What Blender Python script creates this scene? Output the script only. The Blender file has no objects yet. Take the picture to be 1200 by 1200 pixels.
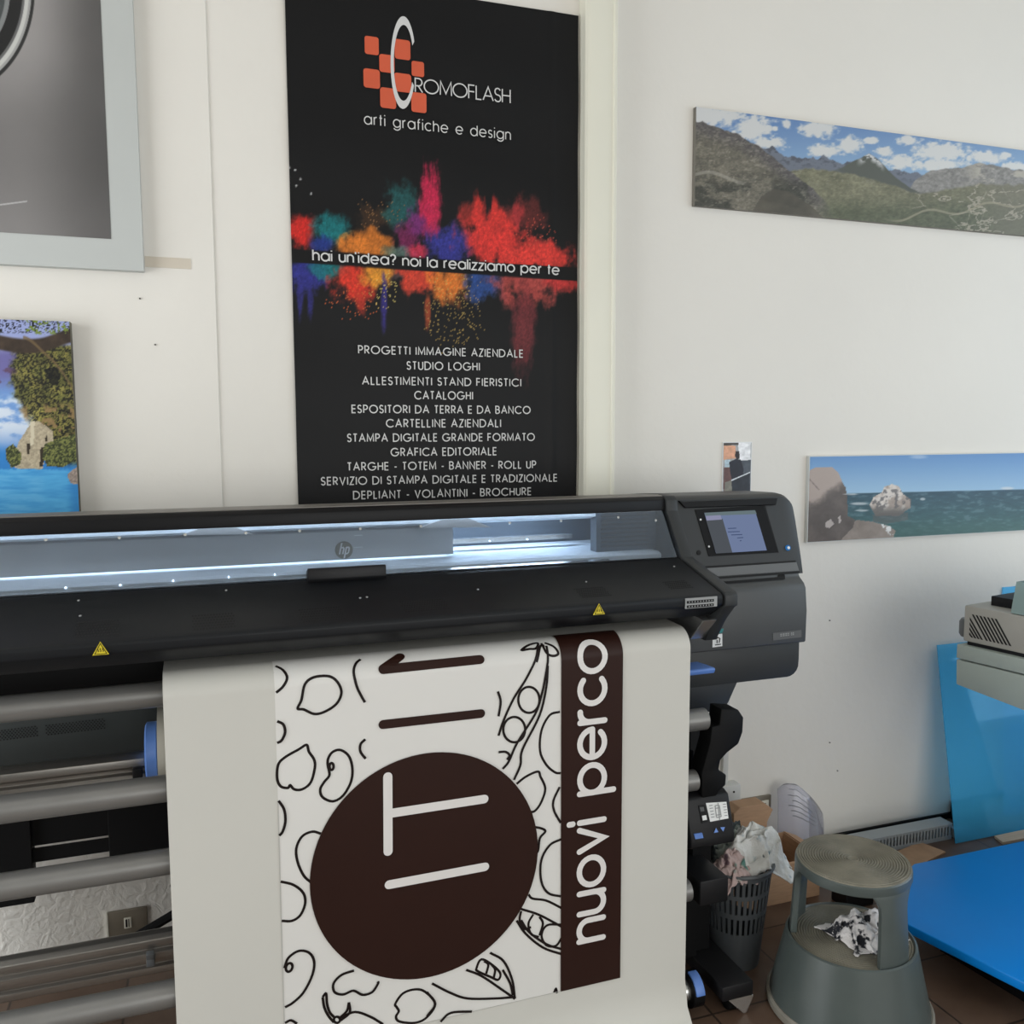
import bpy, bmesh, math, random
import numpy as np
from mathutils import Vector, Matrix, noise as mnoise

# ------------------------------------------------------------------ camera, world, lights, exposure
scene = bpy.context.scene
COL = scene.collection
FPX, ZC = 1040.0, 1.61
_d = np.array([35 / FPX, 10750 / FPX, 1.0]); _d /= np.linalg.norm(_d)
_x = np.array([2950 / FPX, -101 / FPX, 1.0]); _x -= _d * (_x @ _d); _x /= np.linalg.norm(_x)
AX, AZ = _x, -_d
AY = np.cross(AZ, AX)                                   # room axes written in camera axes (right, down, forward)
cd = bpy.data.cameras.new('camera'); cam = bpy.data.objects.new('camera', cd); COL.objects.link(cam)
cd.sensor_width = 36; cd.lens = 36 * FPX / 1200; cd.clip_start = 0.05
R = Matrix(((AX[0], -AX[1], -AX[2]), (AY[0], -AY[1], -AY[2]), (AZ[0], -AZ[1], -AZ[2])))
cam.matrix_world = Matrix.Translation((0, 0, ZC)) @ R.to_4x4()
scene.camera = cam

w = bpy.data.worlds.new('daylight'); scene.world = w; w.use_nodes = True
bg = w.node_tree.nodes['Background']
bg.inputs[0].default_value = (0.85, 0.93, 1.0, 1); bg.inputs[1].default_value = 1.0

def area(name, loc, rot, sx, sy, power, col):
    l = bpy.data.lights.new(name, 'AREA'); l.shape = 'RECTANGLE'; l.size = sx; l.size_y = sy
    l.energy = power; l.color = col
    o = bpy.data.objects.new(name, l); COL.objects.link(o); o.location = loc; o.rotation_euler = rot
    return o
area('daylight_left_window', (-2.55, 1.35, 1.40), (0, -math.pi / 2, 0), 2.4, 2.2, 78, (0.95, 0.98, 1.0))
area('daylight_right_window', (4.55, 0.6, 1.85), (0, math.pi / 2, 0), 2.8, 3.2, 40, (0.66, 0.83, 1.0))
area('daylight_front_window', (1.9, -2.4, 1.50), (math.pi / 2, 0, 0), 4.2, 2.2, 60, (1.0, 0.98, 0.94))
vs = scene.view_settings
vs.view_transform = 'Standard'; vs.look = 'None'; vs.gamma = 1.0; vs.exposure = 0.04
vs.use_curve_mapping = False

# ------------------------------------------------------------------ helpers
def ray(px, py):
    r = np.array([(px - 600) / FPX, (py - 600) / FPX, 1.0])
    return np.array([r @ AX, r @ AY, r @ AZ])
def P(px, py, Y):
    r = ray(px, py); p = r * (Y / r[1]); p[2] += ZC
    return p
def PZ(px, py, z):
    r = ray(px, py); p = r * ((z - ZC) / r[2]); p[2] += ZC
    return p
def project(v):
    q = np.asarray(v, float) - np.array([0, 0, ZC])
    c = q[..., 0:1] * AX + q[..., 1:2] * AY + q[..., 2:3] * AZ
    return 600 + FPX * c[..., 0] / c[..., 2], 600 + FPX * c[..., 1] / c[..., 2]
def hit(px, py, prof):
    """where the sight line meets a surface that runs along X with this (Y, z) profile"""
    r = ray(px, py); best = None; last = len(prof) - 2
    for k, ((y0, z0), (y1, z1)) in enumerate(zip(prof[:-1], prof[1:])):
        # (y,z) = t*(ry,rz)+(0,ZC) ; y0+s*(y1-y0)
        a = np.array([[r[1], -(y1 - y0)], [r[2], -(z1 - z0)]]); b = np.array([y0, z0 - ZC])
        if abs(np.linalg.det(a)) < 1e-9: continue
        t, s = np.linalg.solve(a, b)
        if t > 0 and (-0.35 if k == 0 else -0.02) <= s <= (1.35 if k == last else 1.02) and (best is None or t < best[0]):
            n = np.array([0, (z1 - z0), -(y1 - y0)]); n /= np.linalg.norm(n)
            if n @ r > 0: n = -n
            best = (t, r * t + np.array([0, 0, ZC]), n)
    if best is None:
        y0 = prof[0][0]; return P(px, py, y0), np.array([0, -1.0, 0])
    return best[1], best[2]

def lin(c):
    c = np.asarray(c, float) / 255.0
    return np.where(c <= 0.04045, c / 12.92, ((c + 0.055) / 1.055) ** 2.4)

class MB:
    def __init__(s): s.v = []; s.f = []
    def add(s, vs_, fs):
        k = len(s.v); s.v += [tuple(float(q) for q in p) for p in vs_]; s.f += [tuple(i + k for i in f) for f in fs]
        return s
    def box(s, x0, y0, z0, x1, y1, z1):
        v = [(x, y, z) for z in (z0, z1) for y in (y0, y1) for x in (x0, x1)]
        return s.add(v, [(0, 2, 3, 1), (4, 5, 7, 6), (0, 1, 5, 4), (2, 6, 7, 3), (0, 4, 6, 2), (1, 3, 7, 5)])
    def hexa(s, a, b):
        """solid between two matching polygons"""
        n = len(a)
        return s.add(list(a) + list(b), [tuple(range(n))[::-1], tuple(range(n, 2 * n))] +
                     [(i, (i + 1) % n, n + (i + 1) % n, n + i) for i in range(n)])
    def prism(s, prof, x0, x1):
        return s.hexa([(x0, y, z) for y, z in prof], [(x1, y, z) for y, z in prof])
    def prism_xz(s, prof, y0, y1):
        return s.hexa([(x, y0, z) for x, z in prof], [(x, y1, z) for x, z in prof])
    def prism_xy(s, prof, z0, z1):
        return s.hexa([(x, y, z0) for x, y in prof], [(x, y, z1) for x, y in prof])
    def poly(s, pts): return s.add(pts, [tuple(range(len(pts)))])
    def tube(s, pts, r, n=16, cap=True):
        pts = [Vector(p) for p in pts]; rings = []
        rr = r if isinstance(r, (list, tuple)) else [r] * len(pts)
        up = None
        for i, p in enumerate(pts):
            d = (pts[min(i + 1, len(pts) - 1)] - pts[max(i - 1, 0)]).normalized()
            if up is None: up = d.orthogonal().normalized()
            up = (up - d * up.dot(d)).normalized(); sd = d.cross(up)
            rings.append([p + (up * math.cos(2 * math.pi * k / n) + sd * math.sin(2 * math.pi * k / n)) * rr[i] for k in range(n)])
        fs = []
        for i in range(len(pts) - 1):
            for k in range(n):
                fs.append((i * n + k, i * n + (k + 1) % n, (i + 1) * n + (k + 1) % n, (i + 1) * n + k))
        if cap: fs += [tuple(range(n))[::-1], tuple(range((len(pts) - 1) * n, len(pts) * n))]
        return s.add([v for rg in rings for v in rg], fs)
    def lathe(s, c, prof, n=48, a0=0.0, a1=360.0, closed=False):
        full = abs(a1 - a0) >= 359.9
        m = n if full else n + 1; v = []; f = []
        for k in range(m):
            a = math.radians(a0 + (a1 - a0) * k / n)
            v += [(c[0] + r * math.cos(a), c[1] + r * math.sin(a), c[2] + z) for r, z in prof]
        L = len(prof); J = L if closed else L - 1
        for k in range(n):
            q = (k + 1) % m
            for j in range(J):
                f.append((k * L + j, q * L + j, q * L + (j + 1) % L, k * L + (j + 1) % L))
        if not full and closed:
            f += [tuple(range(L)), tuple(range((m - 1) * L, m * L))[::-1]]
        return s.add(v, f)
    def build(s, name, mat, parent=None, bevel=0.0, seg=2, smooth=35, origin=None, weld=False):
        me = bpy.data.meshes.new(name); V = np.array(s.v, float)
        root = parent
        while root is not None and root.parent is not None: root = root.parent
        if root is not None: o0 = np.array(root.location)
        elif origin is not None: o0 = np.array(origin, float)
        else: o0 = np.array([(V[:, 0].min() + V[:, 0].max()) / 2, (V[:, 1].min() + V[:, 1].max()) / 2, V[:, 2].min()])
        bm = bmesh.new()
        bv = [bm.verts.new(Vector(p - o0)) for p in V]
        for f in s.f:
            try: bm.faces.new([bv[i] for i in f])
            except ValueError: pass
        if weld: bmesh.ops.remove_doubles(bm, verts=bm.verts, dist=1e-5)
        bmesh.ops.recalc_face_normals(bm, faces=bm.faces)
        if bevel > 0:
            ed = [e for e in bm.edges if len(e.link_faces) == 2 and e.calc_face_angle(0) > math.radians(22)]
            bmesh.ops.bevel(bm, geom=ed, offset=bevel, segments=seg, profile=0.5, affect='EDGES', clamp_overlap=True)
        bm.to_mesh(me); bm.free()
        if smooth:
            me.polygons.foreach_set('use_smooth', [True] * len(me.polygons))
            me.set_sharp_from_angle(angle=math.radians(smooth))
        me.materials.append(mat)
        o = bpy.data.objects.new(name, me); COL.objects.link(o)
        if parent is not None: o.parent = parent
        else: o.location = Vector(o0)
        return o

def tag(o, label=None, cat=None, group=None, kind=None):
    if label: o['label'] = label
    if cat: o['category'] = cat
    if group: o['group'] = group
    if kind: o['kind'] = kind
    return o
def thing(name, loc, label, cat, group=None):
    o = bpy.data.objects.new(name, None); COL.objects.link(o); o.location = loc
    o.empty_display_size = 0.05
    return tag(o, label, cat, group)

# ------------------------------------------------------------------ materials
def mat(name, col, rough=0.5, metal=0.0, var=0.06, scale=8.0, bump=0.0, bscale=60.0, spec=0.5, coat=0.0, stretch=None):
    m = bpy.data.materials.new(name); m.use_nodes = True; nt = m.node_tree; b = nt.nodes['Principled BSDF']
    c = lin(col)
    tc = nt.nodes.new('ShaderNodeTexCoord'); mp = nt.nodes.new('ShaderNodeMapping')
    if stretch: mp.inputs['Scale'].default_value = stretch
    nt.links.new(tc.outputs['Object'], mp.inputs[0])
    n = nt.nodes.new('ShaderNodeTexNoise'); n.inputs['Scale'].default_value = scale; n.inputs['Detail'].default_value = 5
    nt.links.new(mp.outputs[0], n.inputs[0])
    cr = nt.nodes.new('ShaderNodeValToRGB')
    cr.color_ramp.elements[0].position = 0.3; cr.color_ramp.elements[1].position = 0.7
    cr.color_ramp.elements[0].color = (*[max(0, q * (1 - var)) for q in c], 1)
    cr.color_ramp.elements[1].color = (*[min(1, q * (1 + var)) for q in c], 1)
    nt.links.new(n.outputs[0], cr.inputs[0]); nt.links.new(cr.outputs[0], b.inputs['Base Color'])
    b.inputs['Roughness'].default_value = rough; b.inputs['Metallic'].default_value = metal
    b.inputs['Specular IOR Level'].default_value = spec; b.inputs['Coat Weight'].default_value = coat
    if bump:
        n2 = nt.nodes.new('ShaderNodeTexNoise'); n2.inputs['Scale'].default_value = bscale; n2.inputs['Detail'].default_value = 4
        nt.links.new(tc.outputs['Object'], n2.inputs[0])
        bp = nt.nodes.new('ShaderNodeBump'); bp.inputs['Strength'].default_value = bump; bp.inputs['Distance'].default_value = 0.01
        nt.links.new(n2.outputs[0], bp.inputs['Height']); nt.links.new(bp.outputs[0], b.inputs['Normal'])
    return m
def mat_print(name, rough=0.5, spec=0.4):
    m = bpy.data.materials.new(name); m.use_nodes = True; nt = m.node_tree; b = nt.nodes['Principled BSDF']
    a = nt.nodes.new('ShaderNodeAttribute'); a.attribute_name = 'ink'
    nt.links.new(a.outputs['Color'], b.inputs['Base Color']); b.inputs['Roughness'].default_value = rough
    b.inputs['Specular IOR Level'].default_value = spec
    return m
def mat_emit(name, col, strength):
    m = bpy.data.materials.new(name); m.use_nodes = True; nt = m.node_tree
    e = nt.nodes.new('ShaderNodeEmission'); e.inputs[0].default_value = (*lin(col), 1); e.inputs[1].default_value = strength
    nt.links.new(e.outputs[0], nt.nodes['Material Output'].inputs[0]); return m
def mat_pane(name, tint, gloss, rough=0.02, diff=0.0, dcol=(255, 255, 255)):
    m = bpy.data.materials.new(name); m.use_nodes = True; nt = m.node_tree; nt.nodes.remove(nt.nodes['Principled BSDF'])
    t = nt.nodes.new('ShaderNodeBsdfTransparent'); t.inputs[0].default_value = (*lin(tint), 1)
    g = nt.nodes.new('ShaderNodeBsdfGlossy'); g.inputs['Roughness'].default_value = rough
    fr = nt.nodes.new('ShaderNodeFresnel'); fr.inputs[0].default_value = 1.45
    mm = nt.nodes.new('ShaderNodeMath'); mm.operation = 'MULTIPLY'; mm.inputs[1].default_value = gloss
    nt.links.new(fr.outputs[0], mm.inputs[0])
    mx = nt.nodes.new('ShaderNodeMixShader'); nt.links.new(mm.outputs[0], mx.inputs[0])
    first = t.outputs[0]
    if diff > 0:
        df = nt.nodes.new('ShaderNodeBsdfDiffuse'); df.inputs[0].default_value = (*lin(dcol), 1)
        m0 = nt.nodes.new('ShaderNodeMixShader'); m0.inputs[0].default_value = diff
        nt.links.new(t.outputs[0], m0.inputs[1]); nt.links.new(df.outputs[0], m0.inputs[2]); first = m0.outputs[0]
    nt.links.new(first, mx.inputs[1]); nt.links.new(g.outputs[0], mx.inputs[2])
    nt.links.new(mx.outputs[0], nt.nodes['Material Output'].inputs[0]); return m

M = {}
M['wall'] = mat('painted_plaster', (226, 222, 214), 0.75, var=0.02, scale=1.5, bump=0.12, bscale=22, spec=0.25)
M['ceiling'] = mat('ceiling_paint', (222, 218, 210), 0.8, var=0.02)
M['trim'] = mat('cream_gloss_paint', (224, 222, 207), 0.35, var=0.02, scale=3)
M['black'] = mat('black_plastic', (13, 13, 15), 0.42, var=0.1, bump=0.06, bscale=900, spec=0.22)
M['cover'] = mat('black_cover_plastic', (20, 22, 25), 0.45, var=0.06, bump=0.05, bscale=900, spec=0.25)
M['matte'] = mat('matt_black', (7, 7, 8), 0.6, var=0.1, spec=0.2)
M['grey'] = mat('charcoal_plastic', (68, 70, 71), 0.42, var=0.04, bump=0.05, bscale=900)
M['grey2'] = mat('dark_grey_plastic', (48, 50, 51), 0.42, var=0.04, spec=0.35, bump=0.05, bscale=900)
M['strip'] = mat('mid_grey_plastic', (92, 94, 95), 0.42, var=0.04)
M['topgrey'] = mat('grey_lid_plastic', (112, 108, 102), 0.45, var=0.05)
M['sheet_metal'] = mat('dark_sheet_metal', (58, 62, 61), 0.5, var=0.06, spec=0.3)
M['alu'] = mat('brushed_aluminium', (150, 146, 140), 0.36, metal=0.85, var=0.1, scale=30, stretch=(0.2, 6, 6))
M['tube'] = mat('satin_grey_tube', (132, 131, 128), 0.36, metal=0.45, var=0.06)
M['chrome'] = mat('bright_metal', (215, 215, 212), 0.25, metal=0.9, var=0.04)
M['blue_plastic'] = mat('blue_plastic', (92, 130, 200), 0.4, var=0.05)
M['beam'] = mat('grey_beam_paint', (188, 188, 186), 0.45, var=0.03)
M['platen'] = mat('white_platen', (228, 234, 238), 0.55, var=0.02)
M['inner'] = mat('dark_inner_metal', (84, 92, 100), 0.4, metal=0.3, var=0.1, scale=14, stretch=(0.3, 8, 8))
M['led'] = mat_emit('led_light', (205, 228, 255), 16.0)
M['beam_fill'] = mat_emit('beam_fill_glow', (205, 226, 250), 3.0)  # fill glow for the strip added under the beam
M['led_front'] = mat_emit('led_front_light', (214, 230, 250), 12.0)
M['led_glint'] = mat_emit('led_glint_glow', (215, 235, 255), 4.0)  # for LEDs and for glowing copies of their reflections
M['pane'] = mat_pane('clear_window', (236, 240, 244), 1.0, 0.03, 0.03, (150, 180, 215))
M['hole'] = mat('vent_dark', (6, 6, 7), 0.8, var=0.0)
M['yellow'] = mat('warning_yellow', (226, 205, 40), 0.45, var=0.04)
M['white'] = mat('white_label', (228, 229, 228), 0.45, var=0.02)
M['labelgrey'] = mat('grey_label', (150, 152, 152), 0.45, var=0.03)
M['gold'] = mat('round_badge', (122, 116, 102), 0.35, metal=0.3, var=0.05)
M['paper_white'] = mat('printed_ground', (224, 222, 217), 0.5, var=0.015, scale=2, spec=0.3)
M['paper'] = mat('print_media', (204, 202, 194), 0.5, var=0.015, scale=2, spec=0.35)
M['roll'] = mat('media_roll_paper', (205, 200, 186), 0.6, var=0.03)
M['ink_brown'] = mat('brown_ink', (44, 23, 17), 0.45, var=0.05, spec=0.2)
M['ink_line'] = mat('black_ink', (26, 17, 15), 0.5, var=0.04, spec=0.2)
M['ink_seam'] = mat('grey_ink', (186, 184, 178), 0.5, var=0.03)
M['ink_white'] = mat('unprinted_white', (226, 222, 218), 0.5, var=0.02)
M['print'] = mat_print('printed_picture', 0.45)
M['print_matt'] = mat_print('printed_canvas', 0.7)
M['print_vinyl'] = mat_print('printed_vinyl', 0.45, 0.16)
M['vinyl_white'] = mat('white_vinyl_ink', (206, 205, 203), 0.5, var=0.02)
M['vinyl_orange'] = mat('orange_vinyl_ink', (205, 86, 52), 0.45, var=0.05)
M['vinyl_back'] = mat('vinyl_back', (200, 198, 194), 0.6, var=0.02)
M['board'] = mat('foam_board', (206, 208, 206), 0.6, var=0.02)
M['border'] = mat('pale_grey_border', (186, 189, 186), 0.6, var=0.02, scale=3)
M['board_edge'] = mat('grey_board_edge', (120, 116, 108), 0.6, var=0.05)
M['tape'] = mat('beige_tape', (206, 196, 180), 0.5, var=0.03)
M['socket'] = mat('bronze_plate', (132, 124, 110), 0.4, metal=0.4, var=0.05)
M['socket_white'] = mat('socket_cream', (214, 210, 196), 0.45, var=0.03)
M['nail'] = mat('nail_steel', (60, 58, 55), 0.4, metal=0.7)
M['stool'] = mat('grey_stool_steel', (78, 86, 84), 0.3, var=0.05, scale=12)
M['tread'] = mat('worn_ribbed_tread', (122, 118, 104), 0.62, var=0.22, scale=14, bump=0.15, bscale=120)
M['bumper'] = mat('dirty_rubber', (132, 128, 118), 0.6, var=0.15, scale=20)
M['basket'] = mat('dark_grey_basket', (78, 82, 85), 0.45, var=0.06)
M['cardboard'] = mat('brown_cardboard', (176, 142, 112), 0.8, var=0.1, scale=20, stretch=(1, 1, 8))
M['duct'] = mat('grey_duct_plastic', (150, 156, 158), 0.5, var=0.04)
M['conduit'] = mat('white_conduit', (206, 206, 202), 0.45, var=0.03)
M['acrylic'] = mat_pane('blue_acrylic', (206, 238, 253), 0.15, 0.06, 0.33, (96, 210, 255))
M['sleeve'] = mat_pane('clear_film', (246, 246, 250), 0.8, 0.12, 0.24, (220, 220, 232))
M['platform'] = mat('blue_gloss_paint', (0, 130, 218), 0.36, var=0.05, scale=2, spec=0.3)
M['machine'] = mat('grey_machine_paint', (158, 156, 149), 0.45, var=0.04)
M['machine2'] = mat('greenish_machine_paint', (156, 166, 160), 0.45, var=0.04)
M['glassy'] = mat_pane('pale_green_plastic', (205, 228, 226), 1.0, 0.05, 0.45, (190, 216, 214))
M['tray'] = mat('black_tray', (24, 24, 26), 0.42, var=0.06, spec=0.25)
M['screen'] = mat_emit('screen_blue', (134, 150, 188), 0.62)
M['screen_grey'] = mat_emit('screen_menu', (116, 122, 130), 0.42)
M['screen_top'] = mat_emit('screen_bar', (150, 170, 176), 0.42)
M['screen_text'] = mat_emit('screen_text', (92, 108, 150), 0.5)
M['screen_tab'] = mat_emit('screen_tab', (170, 172, 205), 0.6)
M['button'] = mat_emit('power_button_ring', (60, 140, 215), 0.5)

# cloth with stains
def mat_rag(name, base, stain, thr, scale, third=None):
    m = mat(name, base, 0.9, var=0.05, bump=0.3, bscale=200); nt = m.node_tree; b = nt.nodes['Principled BSDF']
    src = b.inputs['Base Color'].links[0].from_socket
    tc = nt.nodes.new('ShaderNodeTexCoord')
    for i, (c, t, s) in enumerate([(stain, thr, scale)] + ([third] if third else [])):
        n = nt.nodes.new('ShaderNodeTexNoise'); n.inputs['Scale'].default_value = s; n.inputs['Detail'].default_value = 3
        n.noise_dimensions = '4D'; n.inputs['W'].default_value = 3.7 * i + 1
        nt.links.new(tc.outputs['Object'], n.inputs[0])
        r = nt.nodes.new('ShaderNodeValToRGB'); r.color_ramp.elements[0].position = t; r.color_ramp.elements[1].position = t + 0.05
        nt.links.new(n.outputs[0], r.inputs[0])
        mx = nt.nodes.new('ShaderNodeMix'); mx.data_type = 'RGBA'
        nt.links.new(r.outputs[0], mx.inputs[0]); nt.links.new(src, mx.inputs[6]); mx.inputs[7].default_value = (*lin(c), 1)
        src = mx.outputs[2]
    nt.links.new(src, b.inputs['Base Color']); return m
M['rag_white'] = mat_rag('white_rag', (222, 222, 218), (120, 150, 165), 0.60, 16, ((52, 54, 60), 0.66, 22))
M['rag_pink'] = mat_rag('pink_rag', (190, 168, 164), (96, 138, 128), 0.56, 12, ((120, 96, 104), 0.62, 20))
M['rag_green'] = mat_rag('grey_green_rag', (150, 158, 150), (56, 64, 66), 0.5, 18, ((60, 110, 160), 0.66, 20))
M['rag_floral'] = mat_rag('floral_rag', (226, 222, 220), (34, 36, 42), 0.53, 30, ((170, 70, 80), 0.66, 26))

# the plaster low down on the left is rough and trowelled
def rough_patch(m):
    nt = m.node_tree; b = nt.nodes['Principled BSDF']; old = b.inputs['Normal'].links[0].from_socket
    tc = nt.nodes.new('ShaderNodeTexCoord'); sp = nt.nodes.new('ShaderNodeSeparateXYZ'); nt.links.new(tc.outputs['Object'], sp.inputs[0])
    def less(sock, v):
        n = nt.nodes.new('ShaderNodeMapRange'); n.inputs[1].default_value = v; n.inputs[2].default_value = v + .15; n.inputs[3].default_value = 1; n.inputs[4].default_value = 0
        nt.links.new(sock, n.inputs[0]); return n.outputs[0]
    mu = nt.nodes.new('ShaderNodeMath'); mu.operation = 'MULTIPLY'; nt.links.new(less(sp.outputs[0], -.6), mu.inputs[0]); nt.links.new(less(sp.outputs[2], .6), mu.inputs[1])
    n = nt.nodes.new('ShaderNodeTexNoise'); n.inputs['Scale'].default_value = 34; n.inputs['Detail'].default_value = 5; n.inputs['Distortion'].default_value = 1.2
    nt.links.new(tc.outputs['Object'], n.inputs[0])
    bp = nt.nodes.new('ShaderNodeBump'); bp.inputs['Distance'].default_value = .005
    nt.links.new(n.outputs[0], bp.inputs['Height']); nt.links.new(mu.outputs[0], bp.inputs['Strength']); nt.links.new(old, bp.inputs['Normal']); nt.links.new(bp.outputs[0], b.inputs['Normal'])
rough_patch(M['wall'])

# tiled floor
def floor_mat():
    m = bpy.data.materials.new('brown_floor_tiles'); m.use_nodes = True; nt = m.node_tree; b = nt.nodes['Principled BSDF']
    tc = nt.nodes.new('ShaderNodeTexCoord'); br = nt.nodes.new('ShaderNodeTexBrick')
    br.offset = 0.0; br.inputs['Scale'].default_value = 1.0
    br.inputs['Brick Width'].default_value = 0.305; br.inputs['Row Height'].default_value = 0.305
    br.inputs['Mortar Size'].default_value = 0.004; br.inputs['Mortar Smooth'].default_value = 0.3
    br.inputs['Color1'].default_value = (*lin((118, 98, 84)), 1); br.inputs['Color2'].default_value = (*lin((98, 76, 61)), 1)
    br.inputs['Mortar'].default_value = (*lin((62, 52, 45)), 1)
    nt.links.new(tc.outputs['Object'], br.inputs[0])
    n = nt.nodes.new('ShaderNodeTexNoise'); n.inputs['Scale'].default_value = 7; n.inputs['Detail'].default_value = 6
    nt.links.new(tc.outputs['Object'], n.inputs[0])
    mx = nt.nodes.new('ShaderNodeMix'); mx.data_type = 'RGBA'; mx.blend_type = 'MULTIPLY'; mx.inputs[0].default_value = 0.6
    cr = nt.nodes.new('ShaderNodeValToRGB'); cr.color_ramp.elements[0].color = (0.45, 0.38, 0.33, 1); cr.color_ramp.elements[1].color = (1, 1, 1, 1)
    cr.color_ramp.elements[0].position = 0.3; cr.color_ramp.elements[1].position = 0.65
    nt.links.new(n.outputs[0], cr.inputs[0]); nt.links.new(br.outputs[0], mx.inputs[6]); nt.links.new(cr.outputs[0], mx.inputs[7])
    nt.links.new(mx.outputs[2], b.inputs['Base Color']); b.inputs['Roughness'].default_value = 0.38
    bp = nt.nodes.new('ShaderNodeBump'); bp.inputs['Strength'].default_value = 0.2; bp.inputs['Distance'].default_value = 0.003
    bp.invert = True
    nt.links.new(br.outputs['Fac'], bp.inputs['Height']); nt.links.new(bp.outputs[0], b.inputs['Normal'])
    return m
M['floor'] = floor_mat()

# ------------------------------------------------------------------ room shell
W = 2.72                                                    # the back wall's face
XL, XR, YF, ZT = -2.6, 4.6, -2.6, 3.6
def structure(o): o['kind'] = 'structure'; return o
structure(MB().box(XL - .2, YF - .2, -0.12, XR + .2, W + .25, 0).build('floor', M['floor'], smooth=0, origin=(0.06, 0.15, 0)))
structure(MB().box(XL - .2, YF - .2, ZT, XR + .2, W + .25, ZT + .1).build('ceiling', M['ceiling'], smooth=0))
structure(MB().prism_xy([(XL, W - .004), (0.0645, W - .004), (0.066, W), (XR, W), (XR, W + .2), (XL, W + .2)], 0, ZT).build('wall_back', M['wall'], smooth=0))
mb = MB(); ry0, ry1, rz0, rz1 = -1.0, 2.2, .4, 3.25
mb.box(XR, YF, 0, XR + .2, W, rz0).box(XR, YF, rz1, XR + .2, W, ZT).box(XR, YF, rz0, XR + .2, ry0, rz1).box(XR, ry1, rz0, XR + .2, W, rz1)
structure(mb.build('wall_right', M['wall'], smooth=0))
mb = MB()
for y in (ry0, .57, ry1 - .06): mb.box(XR + .06, y, rz0, XR + .12, y + .06, rz1)
for z in (rz0, rz1 - .06): mb.box(XR + .06, ry0, z, XR + .12, ry1, z + .06)
structure(mb.build('window_3', M['trim'], smooth=0))
mb = MB()                                                   # left wall around its window
wy0, wy1, wz0, wz1 = 0.25, 2.45, 0.15, 2.65
mb.box(XL - .2, YF, 0, XL, W, wz0).box(XL - .2, YF, wz1, XL, W, ZT).box(XL - .2, YF, wz0, XL, wy0, wz1).box(XL - .2, wy1, wz0, XL, W, wz1)
structure(mb.build('wall_left', M['wall'], smooth=0))
fx0, fx1, fz0, fz1 = -0.3, 4.1, 0.45, 2.65
mb = MB()
mb.box(XL, YF - .2, 0, XR, YF, fz0).box(XL, YF - .2, fz1, XR, YF, ZT).box(XL, YF - .2, fz0, fx0, YF, fz1).box(fx1, YF - .2, fz0, XR, YF, fz1)
structure(mb.build('wall_front', M['wall'], smooth=0))
mb = MB()
for y in (wy0, 1.32, wy1 - .06): mb.box(XL - .12, y, wz0, XL - .06, y + .06, wz1)
for z in (wz0, wz1 - .06): mb.box(XL - .12, wy0, z, XL - .06, wy1, z + .06)
structure(mb.build('window_1', M['trim'], smooth=0))
mb = MB()
for x in (fx0, 1.15, 2.6, fx1 - .06): mb.box(x, YF - .12, fz0, x + .06, YF - .06, fz1)
for z in (fz0, fz1 - .06): mb.box(fx0, YF - .12, z, fx1, YF - .06, z + .06)
structure(mb.build('window_2', M['trim'], smooth=0))
# cream casing right of the banner
mb = MB().prism_xy([(1.196, W), (1.196, W - .045), (1.202, W - .055), (1.214, W - .06), (1.286, W - .06), (1.29, W - .066), (1.298, W - .066), (1.302, W - .06), (1.302, W)], 0, ZT - .2)
structure(mb.build('trim_1', M['trim'], smooth=30))
structure(MB().box(1.0, W - .012, 0, XR, W, .022).build('gap_shadow_back', M['matte'], smooth=0))  # black strip standing in for the shadow gap along the wall's foot

# ------------------------------------------------------------------ noise for the printed pictures
def vnoise(x, y, seed):
    rs = np.random.RandomState(seed); T = rs.rand(256, 256)
    xi = np.floor(x).astype(int); yi = np.floor(y).astype(int); fx = x - xi; fy = y - yi
    fx = fx * fx * (3 - 2 * fx); fy = fy * fy * (3 - 2 * fy)
    g = lambda a, b: T[a % 256, b % 256]
    return (g(xi, yi) * (1 - fx) + g(xi + 1, yi) * fx) * (1 - fy) + (g(xi, yi + 1) * (1 - fx) + g(xi + 1, yi + 1) * fx) * fy
def fbm(x, y, seed, octv=5, gain=0.55):
    s = 0; a = 1; t = 0
    for o in range(octv):
        s = s + a * vnoise(x * 2 ** o + 17.3 * o, y * 2 ** o + 9.1 * o, seed + o); t += a; a *= gain
    return s / t
def sstep(a, b, x):
    t = np.clip((x - a) / (b - a), 0, 1); return t * t * (3 - 2 * t)
def blend(c, col, a): return c * (1 - a[:, None]) + np.array(col, float)[None, :] * a[:, None]
def inside(px, py, poly):
    r = np.zeros(px.shape, bool); n = len(poly)
    for i in range(n):
        x0, y0 = poly[i]; x1, y1 = poly[(i + 1) % n]
        if y0 == y1: continue
        c = ((py < y0) != (py < y1)) & (px < (x1 - x0) * (py - y0) / (y1 - y0) + x0)
        r ^= c
    return r

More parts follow.
